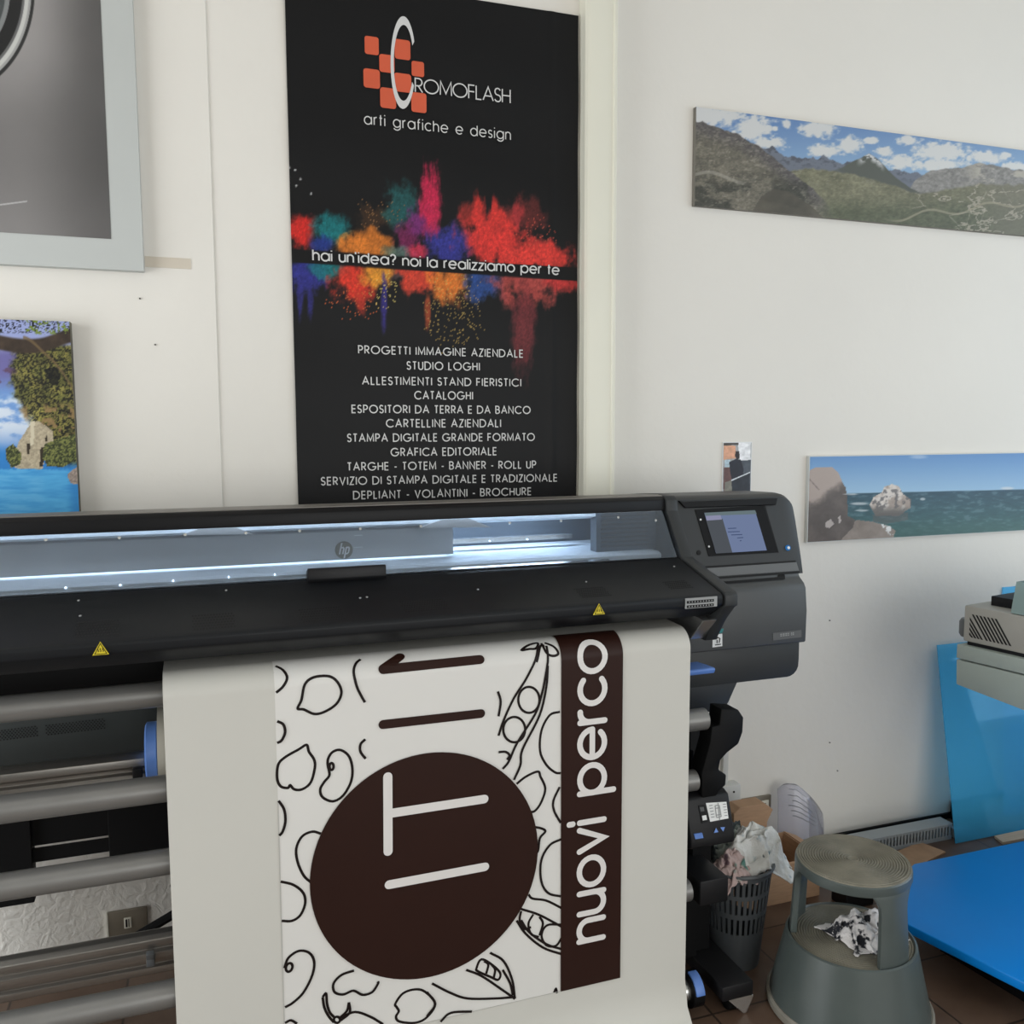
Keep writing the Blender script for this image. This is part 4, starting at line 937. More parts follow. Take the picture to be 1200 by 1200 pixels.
decal('arrow_button', [(836, 976), (841.5, 975), (838.5, 970)], CT, M['blue_plastic'], cb, .0025)
decal('arrow_button', [(843.5, 969.5), (849, 969), (847, 974.5)], CT, M['blue_plastic'], cb, .0025)
decal('blue_latch', [(812.5, 977), (822, 975.5), (823.5, 981.5), (814, 983)], [(2.0, .512), (1.994, .468)], M['blue_plastic'], cb, .004, .008)
MB().box(1.238, 1.985, .315, 1.326, 2.30, .385).build('winder_motor', M['tray'], PR, bevel=.004)
MB().box(1.245, 2.10, .095, 1.30, 2.2, .33).build('winder_post', M['matte'], PR, smooth=0)
MB().box(1.295, 2.12, .095, 1.355, 2.21, .47).build('control_post', M['matte'], PR, smooth=0)
MB().box(1.292, 1.950, .050, 1.390, 2.66, .092).build('stand_foot', M['tray'], PR, bevel=.004)
p = [P(*q, 1.952) for q in ((849, 1168.5), (883, 1166), (881, 1172), (874, 1187), (871, 1187))]
MB().prism_xz([(q[0], q[2]) for q in p], 1.952, 1.956).build('foot_gusset', M['chrome'], PR, smooth=0)
for y in (1.99, 2.60): MB().tube([(1.325, y, .027), (1.365, y, .027)], .027, 24).build('caster', M['matte'], PR, bevel=.003)
for x in (X0 + .12,): MB().box(x - .05, 1.95, .0, x + .05, 2.66, .092).build('stand_foot', M['tray'], PR, bevel=.004); MB().box(x - .03, 2.36, .09, x + .03, 2.46, .80).build('stand_column', M['matte'], PR, smooth=0)
# lever and winder spindle end
q0, q1 = P(803, 788, 2.075), P(834, 788, 2.075)
MB().prism([(2.06, q0[2] + .010), (2.055, q0[2] + .006), (2.06, q0[2] - .006), (2.10, q0[2] - .012), (2.15, q0[2] - .012), (2.15, q0[2] + .004), (2.10, q0[2] + .008)], q0[0] - .06, q1[0]).build('media_lever', M['blue_plastic'], PR, bevel=.006, seg=3)
zw = .066
ws = MB().tube([(1.0, 2.012, zw), (1.222, 2.012, zw)], .028, 28).build('winder_spindle', M['chrome'], PR)
MB().tube([(1.215, 2.012, zw), (1.248, 2.012, zw)], .047, 28).build('spindle_flange', M['matte'], ws)
mb = MB(); pr_ = [(2.012 - .052 * math.cos(math.radians(a)), zw + .052 * math.sin(math.radians(a))) for a in range(10, 91, 10)] + [(2.012 - .044 * math.cos(math.radians(a)), zw + .044 * math.sin(math.radians(a))) for a in range(90, 9, -10)]
mb.prism(pr_, 1.219, 1.245).build('flange_tab', M['blue_plastic'], ws, bevel=.001)

# ------------------------------------------------------------------ the printed sheet hanging out of the printer
SY = 1.970
SX0, SX1 = -0.0865, 1.186
sheet_prof = [(SY - .13, .004), (SY - .09, .006), (SY - .045, .022), (SY - .015, .06), (SY, .13), (SY, 1.035)]
sheet_prof += [(SY + .055 - .055 * math.cos(math.radians(a)), 1.035 + .050 * math.sin(math.radians(a))) for a in range(3, 91, 3)]
sheet_prof += [(2.20, 1.090)]
SL_ = [0.0]
for (a0, b0), (a1, b1) in zip(sheet_prof[:-1], sheet_prof[1:]): SL_.append(SL_[-1] + math.hypot(a1 - a0, b1 - b0))
ps = np.array(sheet_prof); sl = np.array(SL_)
sl -= sl[4] - .13                                           # arc length equals height along the straight fall
def sheet3(x, s, off=.0007):
    y = np.interp(s, sl, ps[:, 0]); z = np.interp(s, sl, ps[:, 1]); e = 1e-3
    dy = np.interp(s + e, sl, ps[:, 0]) - np.interp(s - e, sl, ps[:, 0]); dz = np.interp(s + e, sl, ps[:, 1]) - np.interp(s - e, sl, ps[:, 1])
    l = math.hypot(dy, dz) or 1; return (x, y - dz / l * off, z + dy / l * off)
def to_sheet(px, py):
    q, n = hit(px, py, sheet_prof)
    k = np.argmin([abs((q[1] - a[0]) * (b[1] - a[1]) - (q[2] - a[1]) * (b[0] - a[0])) + (0 if min(a[1], b[1]) - 1e-4 <= q[2] <= max(a[1], b[1]) + 1e-4 and min(a[0], b[0]) - 1e-4 <= q[1] <= max(a[0], b[0]) + 1e-4 else 9) for a, b in zip(sheet_prof[:-1], sheet_prof[1:])])
    a = ps[k]; return np.array([q[0], sl[k] + math.hypot(q[1] - a[0], q[2] - a[1])])
SH = thing('printed_sheet', (0.55, SY, 0.0), 'wide sheet of white media with brown circle and vegetable drawings hanging from the printer', 'printed sheet')
mb = MB(); ns = len(sheet_prof)
th = .0005
mb.add([(x, y, z) for x in (SX0, SX1) for y, z in sheet_prof], [(i, i + 1, ns + i + 1, ns + i) for i in range(ns - 1)])
mb.build('media', M['paper'], SH, smooth=60)
A_ = lambda pts: [(180 + x / 2.5, 720 + y / 2.5) for x, y in pts]
B_ = lambda pts: [(500 + x / 2.5, 720 + y / 2.5) for x, y in pts]
def ell(cx, cy, rx, ry, rot=0, n=20):
    c, s = math.cos(math.radians(rot)), math.sin(math.radians(rot))
    return [(cx + rx * math.cos(2 * math.pi * k / n) * c - ry * math.sin(2 * math.pi * k / n) * s, cy + rx * math.cos(2 * math.pi * k / n) * s + ry * math.sin(2 * math.pi * k / n) * c) for k in range(n)] + [(cx + rx * c, cy + rx * s)]
ART = [  # kidney beans, lemons, pods: every drawn outline
 A_([(357, 152), (378, 163), (391, 185), (380, 210), (359, 229)]),
 A_([(422, 275), (433, 250), (443, 205), (470, 184), (515, 182), (540, 200), (550, 230), (535, 262), (500, 285), (470, 291), (440, 278), (422, 275)]),
 A_([(606, 132), (592, 145), (586, 170), (595, 210), (608, 238), (619, 257)]),
 A_([(362, 312), (380, 322), (385, 345), (375, 368), (362, 376)]),
 A_([(448, 382), (425, 395), (385, 418), (365, 440), (362, 480), (372, 503), (393, 508), (400, 500), (412, 512), (435, 512), (460, 492), (472, 450), (470, 425), (455, 402), (448, 382)]),
 A_([(512, 420), (525, 402), (548, 397), (572, 415), (582, 450), (578, 490), (555, 530), (525, 547), (495, 535), (488, 512), (500, 490), (515, 470), (510, 440), (512, 420)]),
 A_(ell(521, 445, 6, 10)), A_([(620, 365), (606, 380), (606, 402), (621, 422)]),
 A_([(366, 545), (382, 570), (386, 605), (378, 635), (368, 647)]),
 A_([(490, 642), (465, 636), (435, 650), (418, 685), (422, 725), (440, 765), (464, 787)]),
 A_([(372, 782), (410, 792), (438, 815), (444, 845), (430, 880), (405, 897), (375, 897)]),
 A_([(383, 1035), (395, 1005), (425, 985), (455, 990), (470, 1015), (465, 1055), (440, 1105), (410, 1135), (385, 1150)]), A_(ell(397, 1033, 9, 13, 20)),
 A_([(587, 1042), (550, 1055), (527, 1080), (530, 1105), (555, 1112), (585, 1101), (612, 1113), (640, 1105), (657, 1080), (656, 1074)]),
 A_([(712, 1150), (708, 1140), (730, 1110), (765, 1098), (795, 1105), (825, 1140), (800, 1180), (765, 1196), (720, 1192), (710, 1178), (718, 1162), (712, 1150)]),
 A_([(495, 1120), (505, 1110), (508, 1140), (516, 1165), (530, 1180)]), A_([(495, 1120), (500, 1150), (512, 1175), (528, 1194)]),
 A_([(572, 1135), (566, 1160), (546, 1180)]), A_([(572, 1135), (574, 1165), (548, 1188)]), A_(ell(537, 1187, 9, 9)),
 A_([(548, 1180), (590, 1164), (635, 1178), (672, 1200)]), A_([(385, 1196), (402, 1188), (420, 1198)]),
 A_([(815, 1080), (870, 1108), (920, 1124), (1000, 1124), (1058, 1120)]), A_([(840, 1192), (870, 1166), (932, 1162)]),
 B_([(278, 105), (300, 90), (325, 85), (320, 100), (300, 102), (278, 105)]), B_([(335, 85), (350, 112), (370, 122), (385, 115), (372, 95), (345, 84)]),
 B_([(325, 90), (320, 130), (290, 190), (255, 245), (225, 310), (210, 355)]), B_([(350, 92), (354, 140), (345, 195), (336, 235), (318, 290), (265, 375), (240, 430), (222, 452)]),
 B_([(354, 150), (350, 210), (330, 295), (280, 395), (274, 440), (255, 484)]), B_([(345, 92), (332, 95), (322, 140)]),
 B_(ell(299, 250, 31, 38)), B_(ell(256, 337, 32, 37)), B_([(210, 403), (230, 402), (242, 412), (235, 425)]), B_([(208, 225), (216, 255), (210, 298)]),
 B_([(390, 285), (360, 295), (336, 340), (332, 400), (350, 440), (375, 462), (392, 465)]),
 B_([(263, 496), (290, 475), (325, 460), (333, 475), (347, 510), (335, 550), (318, 574), (304, 579)]),
 B_([(389, 505), (371, 545), (373, 575), (392, 610)]), B_([(315, 622), (335, 626), (347, 635), (331, 655), (326, 690), (318, 701)]),
 B_([(395, 657), (360, 675), (335, 720), (335, 780), (355, 815), (392, 825)]), B_([(298, 820), (310, 832), (350, 838), (395, 860)]),
 B_([(275, 862), (330, 880), (396, 915)]), B_([(263, 896), (290, 935), (340, 975), (396, 995)]), B_([(276, 895), (300, 930), (350, 965), (396, 980)]),
 B_([(276, 868), (272, 895), (285, 920), (305, 915)]), B_([(312, 878), (298, 905), (305, 935), (328, 945)]), B_([(330, 885), (340, 905), (330, 940)]), B_([(396, 908), (352, 910), (336, 940), (350, 968), (378, 970), (396, 945)]),
 B_([(185, 990), (225, 1015), (250, 1070), (258, 1125)]), B_([(258, 1125), (220, 1098), (160, 1058), (115, 1040)]),
 B_([(160, 1010), (146, 1035), (150, 1045), (188, 1062), (209, 1070), (215, 1050), (190, 1025), (160, 1010)]), B_([(168, 1015), (180, 1025), (174, 1052)]), B_([(190, 1025), (200, 1040), (196, 1064)]), B_([(222, 1040), (244, 1080), (252, 1115)]),
 B_([(0, 1105), (24, 1140), (0, 1176)]), B_([(373, 1107), (378, 1096), (382, 1109)]),
]
CIR = None
pl_, pr2, pt_, pb2 = P(365, 1030, SY), P(628, 990, SY), P(540, 875, SY), P(462, 1155, SY)
cX, cZ = (pl_[0] + pr2[0]) / 2, (pt_[2] + pb2[2]) / 2; cR = ((pr2[0] - pl_[0]) + (pt_[2] - pb2[2])) / 4
mb = MB()
for pts in ART:
    q = smooth_path([to_sheet(*p) for p in pts], 5)
    q = [np.array([min(p[0], SX1), p[1]]) for p in q]
    ribbon(mb, q, .0060, lambda u, v: sheet3(u, v, .0010))
mb.build('line_drawing', M['ink_line'], SH, smooth=0)
e0, e1 = to_sheet(660, 1160.5), to_sheet(729, 1144.5)
gx0, gx1 = P(326, 950, SY)[0], P(728, 950, SY)[0]; gz = e1[1]
sv = sorted([gz + (1.02 - gz) * k / 10 for k in range(11)] + [q for q in sl if 1.02 < q < 1.19]); ng = len(sv)
MB().add([sheet3(gx0, s, .0003) for s in sv] + [sheet3(gx1, s, .0003) for s in sv], [(k, k + 1, ng + 1 + k, ng + k) for k in range(ng - 1)]).build('printed_ground', M['paper_white'], SH, smooth=60)
mb = MB(); ribbon(mb, [to_sheet(320.8, 788), to_sheet(326, 950), to_sheet(333, 1199)], .0022, lambda u, v: sheet3(u, v, .0008))
e0, e1 = to_sheet(660, 1160.5), to_sheet(729, 1144.5)
s_ = e1 - e0; ribbon(mb, [e0 - s_ * 6.0, e0], .0012, lambda u, v: sheet3(u, v, .0008))
mb.build('cut_line', M['ink_seam'], SH, smooth=0)
mb = MB().add([sheet3(cX, cZ, .0028)] + [sheet3(cX + cR * math.cos(2 * math.pi * k / 96), cZ + cR * math.sin(2 * math.pi * k / 96), .0028) for k in range(96)], [(0, 1 + k, 1 + (k + 1) % 96) for k in range(96)])
mb.build('brown_circle', M['ink_brown'], SH, smooth=0)
bxl = P(657, 950, SY)[0]; bxr = P(728, 950, SY)[0]; zl = e0[1]; mb = MB(); N_ = 40
sv = sorted([zl + (1.02 - zl) * k / 10 for k in range(11)] + [q for q in sl if 1.02 < q < 1.19]); N_ = len(sv) - 1
mb.add([sheet3(bxl, s, .0028) for s in sv] + [sheet3(bxr, s, .0028) for s in sv], [(k, k + 1, N_ + 2 + k, N_ + 1 + k) for k in range(N_)])
mb.build('brown_band', M['ink_brown'], SH, smooth=60)
mb = MB(); f2 = lambda u, v: sheet3(u, v, .0015)
for s in ([(672, 322), (958, 290)], [(672, 161), (956, 132)], [(672, 160), (700, 140), (722, 124)]): ribbon(mb, [to_sheet(*p) for p in A_(s)], .0215, f2, True)
mb.build('brown_lettering', M['ink_brown'], SH, smooth=0)
mb = MB(); f3 = lambda u, v: sheet3(u, v, .0038)
for s in ([(685, 474), (686, 692)], [(690, 581), (967, 539)], [(689, 789), (969, 737)]): ribbon(mb, [to_sheet(*p) for p in A_(s)], .0215, f3, True)
mb.build('white_lettering', M['ink_white'], SH, smooth=0)
# 'nuovi perco' runs up the band
st, wd = layout('nuovi perco', .2, .55)
b0 = P(706.0, 1097, SY); top = to_sheet(699, 752.5)[1]
k_ = (top - b0[2]) / wd; xh = b0[0] - P(678.5, 940, SY)[0]; kk = xh / .72
mb = MB()
for s in st: ribbon(mb, [(b0[0] - v * kk, b0[2] + u * k_) for u, v in s], .0150, f3, True)
mb.build('band_lettering', M['ink_white'], SH, smooth=0)

# ------------------------------------------------------------------ step stool
SXc, SYc = 1.655, 1.885
ST = thing('step_stool', (SXc, SYc, 0), 'round grey metal step stool with ribbed treads, right of the printer', 'step stool')
C0 = (SXc, SYc, 0)
MB().lathe(C0, [(.216, .020), (.222, .024), (.181, .198), (.179, .207), (.173, .210), (.169, .204), (.205, .030)], 64).build('base', M['stool'], ST)
MB().lathe(C0, [(.214, .004), (.228, .004), (.231, .012), (.230, .024), (.224, .030), (.214, .028)], 64, closed=True).build('bumper_ring', M['bumper'], ST)
tr = [(0.0, .200)]
for k in range(21): tr += [(.012 + k * .0075, .2035), (.014 + k * .0075, .2062), (.017 + k * .0075, .2062), (.0185 + k * .0075, .2035)]
tr += [(.172, .2035), (.1735, .209)]
MB().lathe(C0, tr, 64).build('lower_tread', M['tread'], ST, smooth=50)
tp = [(0.0, .424)]
for k in range(19): tp += [(.012 + k * .0073, .4265), (.014 + k * .0073, .4292), (.017 + k * .0073, .4292), (.0185 + k * .0073, .4265)]
tp += [(.150, .4275), (.1545, .4275), (.1555, .420)]
MB().lathe(C0, tp, 64).build('upper_tread', M['tread'], ST, smooth=50)
MB().lathe(C0, [(.1545, .424), (.158, .420), (.159, .402), (.157, .396), (.152, .396), (.152, .420)], 64, closed=True).build('top_ring', M['stool'], ST)
def leg(acen, half):
    mb = MB(); n = 14; rows = 10; V = []; F = []
    for side in (0, 1):
        for j in range(rows + 1):
            v = j / rows; z = .205 + (.405 - .205) * v; r = .169 - .0115 * v - side * .018
            hw = half * (1 + .75 * max(0, (v - .72) / .28) ** 2 + .1 * (1 - v))
            for i in range(n + 1):
                a = math.radians(acen + hw * (2 * i / n - 1)); V.append((SXc + r * math.cos(a), SYc + r * math.sin(a), z))
    W_ = n + 1; S_ = W_ * (rows + 1); idx = lambda s, j, i: s * S_ + j * W_ + i
    for j in range(rows):
        for i in range(n):
            F += [(idx(0, j, i), idx(0, j, i + 1), idx(0, j + 1, i + 1), idx(0, j + 1, i)), (idx(1, j, i), idx(1, j + 1, i), idx(1, j + 1, i + 1), idx(1, j, i + 1))]
        F += [(idx(0, j, 0), idx(0, j + 1, 0), idx(1, j + 1, 0), idx(1, j, 0)), (idx(0, j, n), idx(1, j, n), idx(1, j + 1, n), idx(0, j + 1, n))]
    for i in range(n): F += [(idx(0, 0, i), idx(1, 0, i), idx(1, 0, i + 1), idx(0, 0, i + 1)), (idx(0, rows, i), idx(0, rows, i + 1), idx(1, rows, i + 1), idx(1, rows, i))]
    return mb.add(V, F)
leg(-85, 17).build('leg', M['stool'], ST, bevel=.002)
leg(131, 22).build('leg', M['stool'], ST, bevel=.002)
ST.scale = (.955, .955, 1)

# ------------------------------------------------------------------ crumpled rags
def rag(name, c, sx, sy, h, seed, material, droop=None, n=64, fold=1.0):
    rs = random.Random(seed); ang = rs.random() * 6
    V = []
    for j in range(n + 1):
        for i in range(n + 1):
            u, v = 2 * i / n - 1, 2 * j / n - 1
            k = Vector((u * 2.1 + seed, v * 2.1, seed * .7))
            a = mnoise.noise(k); b = mnoise.noise(k + Vector((9, 3, 5))); d = mnoise.noise(k * 1.9 + Vector((2, 7, 1)))
            e = mnoise.noise(k * 3.3 + Vector((4, 1, 8)))
            r = math.hypot(u, v) / (1 + .28 * mnoise.noise(Vector((math.atan2(v, u) * 1.3, seed, 0))))
            pu = u * (1 - .22 * abs(a)) + .20 * b * fold + .10 * d; pv = v * (1 - .22 * abs(b)) + .20 * a * fold + .10 * e
            ridge = (1 - abs(2 * a)) * .38 + (1 - abs(2 * d)) * .28 + (1 - abs(2 * e)) * .12
            z = max(0, 1 - r * r * .80) * (.48 + ridge * .8) + .05 * d
            x_ = c[0] + pu * sx; y_ = c[1] + pv * sy; z_ = c[2] + max(.003, z * h)
            if droop: z_ = droop(x_, y_, z_)
            V.append((x_, y_, z_))
    W_ = n + 1
    F = [(j * W_ + i, j * W_ + i + 1, (j + 1) * W_ + i + 1, (j + 1) * W_ + i) for j in range(n) for i in range(n)]
    o = MB().add(V, F).build(name, material, smooth=180)
    s = o.modifiers.new('thickness', 'SOLIDIFY'); s.thickness = .002; s.offset = 1
    return o
tag(rag('rag', (SXc + .03, SYc - .02, .208), .100, .080, .075, 5, M['rag_floral']), 'black and white patterned rag bunched up on the lower step of the stool', 'rag', 'rags')

# ------------------------------------------------------------------ waste basket and what is thrown in it
WX, WY = 1.485, 2.185
WB = thing('waste_basket', (WX, WY, 0), 'dark grey slotted plastic waste basket with rags spilling out, left of the stool', 'waste basket')
CW = (WX, WY, 0)
rad = lambda z: .072 + (.106 - .072) * z / .31
def lattice(z0, z1, nb):
    mb = MB()
    for k in range(nb):
        a0 = 360 * k / nb; L_ = []
        for z in (z0, z1):
            for r in (rad(z), rad(z) - .003):
                for a in (a0, a0 + 360 / nb * .55): L_.append((WX + r * math.cos(math.radians(a)), WY + r * math.sin(math.radians(a)), z))
        mb.add(L_, [(0, 1, 5, 4), (2, 6, 7, 3), (0, 4, 6, 2), (1, 3, 7, 5), (0, 2, 3, 1), (4, 5, 7, 6)])
    return mb
def band(z0, z1): return MB().lathe(CW, [(rad(z0), z0), (rad(z1), z1), (rad(z1) - .003, z1), (rad(z0) - .003, z0)], 56, closed=True)
MB().lathe(CW, [(0, .0), (rad(0), .0), (rad(.12), .12), (rad(.12) - .003, .12), (rad(0) - .003, .004), (0, .004)], 56).build('base', M['basket'], WB)
lattice(.12, .17, 34).build('lattice', M['basket'], WB, smooth=0)
band(.17, .186).build('ring', M['basket'], WB); lattice(.186, .232, 36).build('lattice', M['basket'], WB, smooth=0)
band(.232, .246).build('ring', M['basket'], WB); lattice(.246, .288, 38).build('lattice', M['basket'], WB, smooth=0)
MB().lathe(CW, [(rad(.288) - .003, .288), (rad(.288), .288), (rad(.30), .300), (.111, .303), (.113, .308), (.111, .313), (.104, .313), (rad(.30) - .004, .306)], 56, closed=True).build('rim', M['basket'], WB)
def spill(x_, y_, z_):
    d = math.hypot(x_ - WX, y_ - WY)
    return z_ if d < .108 else max(.255, z_ - (d - .108) * .8)
tag(rag('rag', (WX - .050, WY - .045, .282), .062, .055, .085, 11, M['rag_pink'], spill), 'dusty pink and teal rag at the front left of the waste basket', 'rag', 'rags')
tag(rag('rag', (WX + .01, WY + .045, .290), .085, .075, .115, 23, M['rag_green'], spill), 'grey green rag at the back of the waste basket', 'rag', 'rags')
tag(rag('rag', (WX + .060, WY - .005, .292), .125, .085, .125, 37, M['rag_white'], spill, fold=1.25), 'large white rag draped over the right rim of the waste basket', 'rag', 'rags')

# ------------------------------------------------------------------ cardboard, film, sockets, conduit by the wall
t = thing('cardboard_box', (1.80, 2.50, 0), 'low open brown cardboard box on the floor behind the waste basket', 'cardboard box')
bx0, bx1, by0, by1, bh = 1.62, 1.965, 2.395, 2.60, .135
mb = MB()
for a in ((bx0, by0, 0, bx1, by0 + .004, bh), (bx0, by1 - .004, 0, bx1, by1, bh), (bx0, by0 + .004, 0, bx0 + .004, by1 - .004, bh), (bx1 - .004, by0 + .004, 0, bx1, by1 - .004, bh), (bx0 + .004, by0 + .004, 0, bx1 - .004, by1 - .004, .004)): mb.box(*a)
mb.build('box_body', M['cardboard'], t, smooth=0)
MB().hexa([(bx0 + .01, by0, bh), (bx1, by0, bh), (bx1 - .01, by0 - .075, bh + .045), (bx0 + .02, by0 - .075, bh + .045)], [(bx0 + .01, by0 + .004, bh + .004), (bx1, by0 + .004, bh + .004), (bx1 - .01, by0 - .073, bh + .049), (bx0 + .02, by0 - .073, bh + .049)]).build('flap', M['cardboard'], t, smooth=0)
MB().hexa([(bx1, by0 + .01, bh), (bx1, by1, bh), (bx1 + .05, by1 - .01, bh - .02), (bx1 + .05, by0 + .02, bh - .02)], [(bx1, by0 + .01, bh + .004), (bx1, by1, bh + .004), (bx1 + .05, by1 - .01, bh - .016), (bx1 + .05, by0 + .02, bh - .016)]).build('flap', M['cardboard'], t, smooth=0)
a = [(1.665, .18), (1.665, .305), (1.69, .322), (1.79, .322), (1.822, .296), (1.80, .255), (1.79, .18)]
mb = MB().prism_xz([(x, z) for x, z in a], 2.47, 2.53)
tag(mb.add([], []).build('cardboard_piece', M['cardboard'], bevel=.002, smooth=0), 'folded piece of brown cardboard standing in the box, under the wall socket', 'cardboard')
o = bpy.context.scene.objects['cardboard_piece']
bm = bmesh.new(); bm.from_mesh(o.data)
for v in bm.verts:
    if v.co.z < .02: v.co.z = -.174                          # its foot rests on the floor of the box
bm.to_mesh(o.data); bm.free()
# curved clear film with printed lines
mb = MB(); V = []; nF = 24
fx = lambda u: 1.985 + u * .21
for j in range(13):
    for i in range(nF + 1):
        u = i / nF; v = j / 12
        top = .290 - .215 * max(0, (u - .26)) ** 1.1 - .5 * max(0, .12 - u) ** 1.4
        V.append((fx(u) - .035 * (1 - v) + .004 * v, 2.63 - .05 * math.sin(math.pi * u) + .045 * v * v, .002 + (top - .002) * v))
mb.add(V, [(j * (nF + 1) + i, j * (nF + 1) + i + 1, (j + 1) * (nF + 1) + i + 1, (j + 1) * (nF + 1) + i) for j in range(12) for i in range(nF)])
o = mb.build('film_sleeve', M['sleeve'], smooth=80); tag(o, 'curved sheet of clear film with faint printed lines, leaning on the wall behind the stool', 'plastic film')
sm = o.modifiers.new('thickness', 'SOLIDIFY'); sm.thickness = .0012
mb = MB()
for k, (u0, u1, v) in enumerate(((.16, .42, .93), (.14, .55, .86), (.2, .6, .80), (.14, .66, .74), (.18, .62, .68), (.2, .66, .62))):
    def fw(u, v_):
        top = .290 - .215 * max(0, (u - .26)) ** 1.1 - .5 * max(0, .12 - u) ** 1.4
        return (fx(u) - .035 * (1 - v_) + .004 * v_, 2.63 - .05 * math.sin(math.pi * u) + .05 * v_ * v_ - .003, .002 + (top - .002) * v_)
    ribbon(mb, [(u0 + (u1 - u0) * q / 10, v + .004 * math.sin(q * 2.2)) for q in range(11)], .010, fw)
lt = mb.build('printed_lines', mat('film_ink', (112, 112, 118), 0.5), smooth=0); lt.parent = o; lt.location = lt.location - o.location
# sockets
def socket(x0, x1, z0, z1, y, label, kind):
    t = thing('wall_socket', ((x0 + x1) / 2, y, z0), label, 'wall socket', 'wall sockets')
    pl = MB().box(x0, y - .011, z0, x1, y - .0003, z1).build('cover_plate', M['socket'], t, bevel=.003)
    cx, cz = (x0 + x1) / 2, (z0 + z1) / 2
    if kind:
        for k in (-1, 0, 1):
            ins = MB().box(cx + k * .035 - .016, y - .0135, cz - .024, cx + k * .035 + .016, y - .010, cz + .024).build('socket_insert', M['socket_white'] if k else M['tray'], t, bevel=.002)
            mb = MB()
            for q in (-1, 0, 1): mb.tube([(cx + k * .035, y - .0137, cz + q * .012), (cx + k * .035, y - .0142, cz + q * .012)], .0025, 10)
            mb.build('socket_hole', M['hole'], ins, smooth=0)
    else:
        ins = MB().box(cx - .010, y - .014, cz - .016, cx + .010, y - .010, cz + .016).build('socket_insert', M['socket_white'], t, bevel=.001)
        mb = MB().box(cx - .006, y - .0146, cz - .012, cx - .001, y - .0135, cz + .012).box(cx + .002, y - .0146, cz - .012, cx + .004, y - .0135, cz + .012); mb.build('socket_hole', M['tray'], ins, smooth=0)
        MB().box(x0 - .003, y - .012, z0, x0 + .001, y - .0003, z1).build('plate_edge', M['socket_white'], t, smooth=0)
a, b = P(127, 1101, W - .02), P(172, 1062, W - .02)
socket(a[0], b[0], a[2], b[2] - .004, W - .004, 'bronze wall socket seen under the printer at the lower left', 0)
a, b = P(868, 958, W), P(902, 930, W)
socket(a[0], b[0], b[2] - .082, b[2], W, 'bronze wall socket with three inserts, above the cardboard behind the waste basket', 1)
a = P(849.5, 900, W - .012)
t = thing('wall_conduit', (a[0], W, 0), 'white cable conduit running down the wall to a junction box beside the printer', 'conduit')
MB().box(a[0] - .011, W - .018, .30, a[0] + .011, W - .0003, 1.0).build('conduit_channel', M['conduit'], t, bevel=.002)
MB().box(a[0] - .055, W - .045, .205, a[0] + .048, W - .0003, .305).build('junction_box', M['conduit'], t, bevel=.004)
MB().tube([(a[0] + .018, W - .0448, .28), (a[0] + .018, W - .047, .28)], .004, 10).build('box_screw', M['nail'], t)
# slotted cable duct on the floor along the wall
d0, d1 = 2.26, 2.725
t = thing('cable_duct', (2.42, 2.60, 0), 'grey slotted cable duct lying on the floor along the foot of the wall', 'cable duct')
mb = MB().box(d0, 2.565, 0, d1, 2.568, .016).box(d0, 2.565, .052, d1, 2.568, .060).box(d0, 2.62, 0, d1, 2.623, .060).box(d0, 2.568, 0, d1, 2.62, .003)
k = 0
x = d0
while x < d1 - .006:
    mb.box(x, 2.565, .016, x + .0075, 2.568, .052); x += .0155
mb.build('duct_body', M['duct'], t, smooth=0)
MB().box(d0, 2.562, .060, d1, 2.626, .064).build('duct_lid', M['duct'], t, smooth=0, bevel=.001)
tag(MB().box(2.86, 2.662, 0, 3.9, 2.706, .075).build('cable_cover', M['matte'], smooth=0, bevel=.003), 'long low black box along the foot of the wall, seen through the blue sheets', 'cable cover')
mb = MB().hexa([(2.735, 2.552, .002), (2.85, 2.556, .002), (2.84, 2.61, .002), (2.735, 2.605, .002)], [(2.735, 2.556, .036), (2.84, 2.56, .018), (2.83, 2.60, .018), (2.735, 2.60, .040)])
tag(mb.build('duct_offcut', M['duct'], smooth=0, bevel=.002), 'short grey offcut of duct behind the foot of the blue sheet', 'offcut')
cq = [PZ(*p, .0) for p in ((1036, 1006), (1078, 988.5), (1108, 1000), (1066, 1022))]
tag(MB().hexa([(p[0], p[1], .0005) for p in cq], [(p[0], p[1], .007) for p in cq]).build('cardboard_sheet', M['cardboard'], smooth=0), 'flat piece of cardboard on the floor between the stool and the cable duct', 'cardboard')
cq = [(2.885, 2.512), (3.3, 2.515), (3.3, 2.45), (2.87, 2.46)]
tag(MB().hexa([(p[0], p[1], .0005) for p in cq], [(p[0], p[1], .010) for p in cq]).build('wooden_lath', mat('pale_wood', (196, 172, 146), 0.7, var=0.1, scale=10, stretch=(1, 8, 8)), smooth=0), 'pale strip of wood on the floor at the right, behind the blue platform', 'strip of wood')
tag(MB().box(1.985, 2.285, 0, 2.10, 2.36, .105).build('dark_block', M['tray'], smooth=0, bevel=.004), 'small dark block on the floor seen through the opening of the step stool', 'box')  # dark block filling the dark patch behind the stool

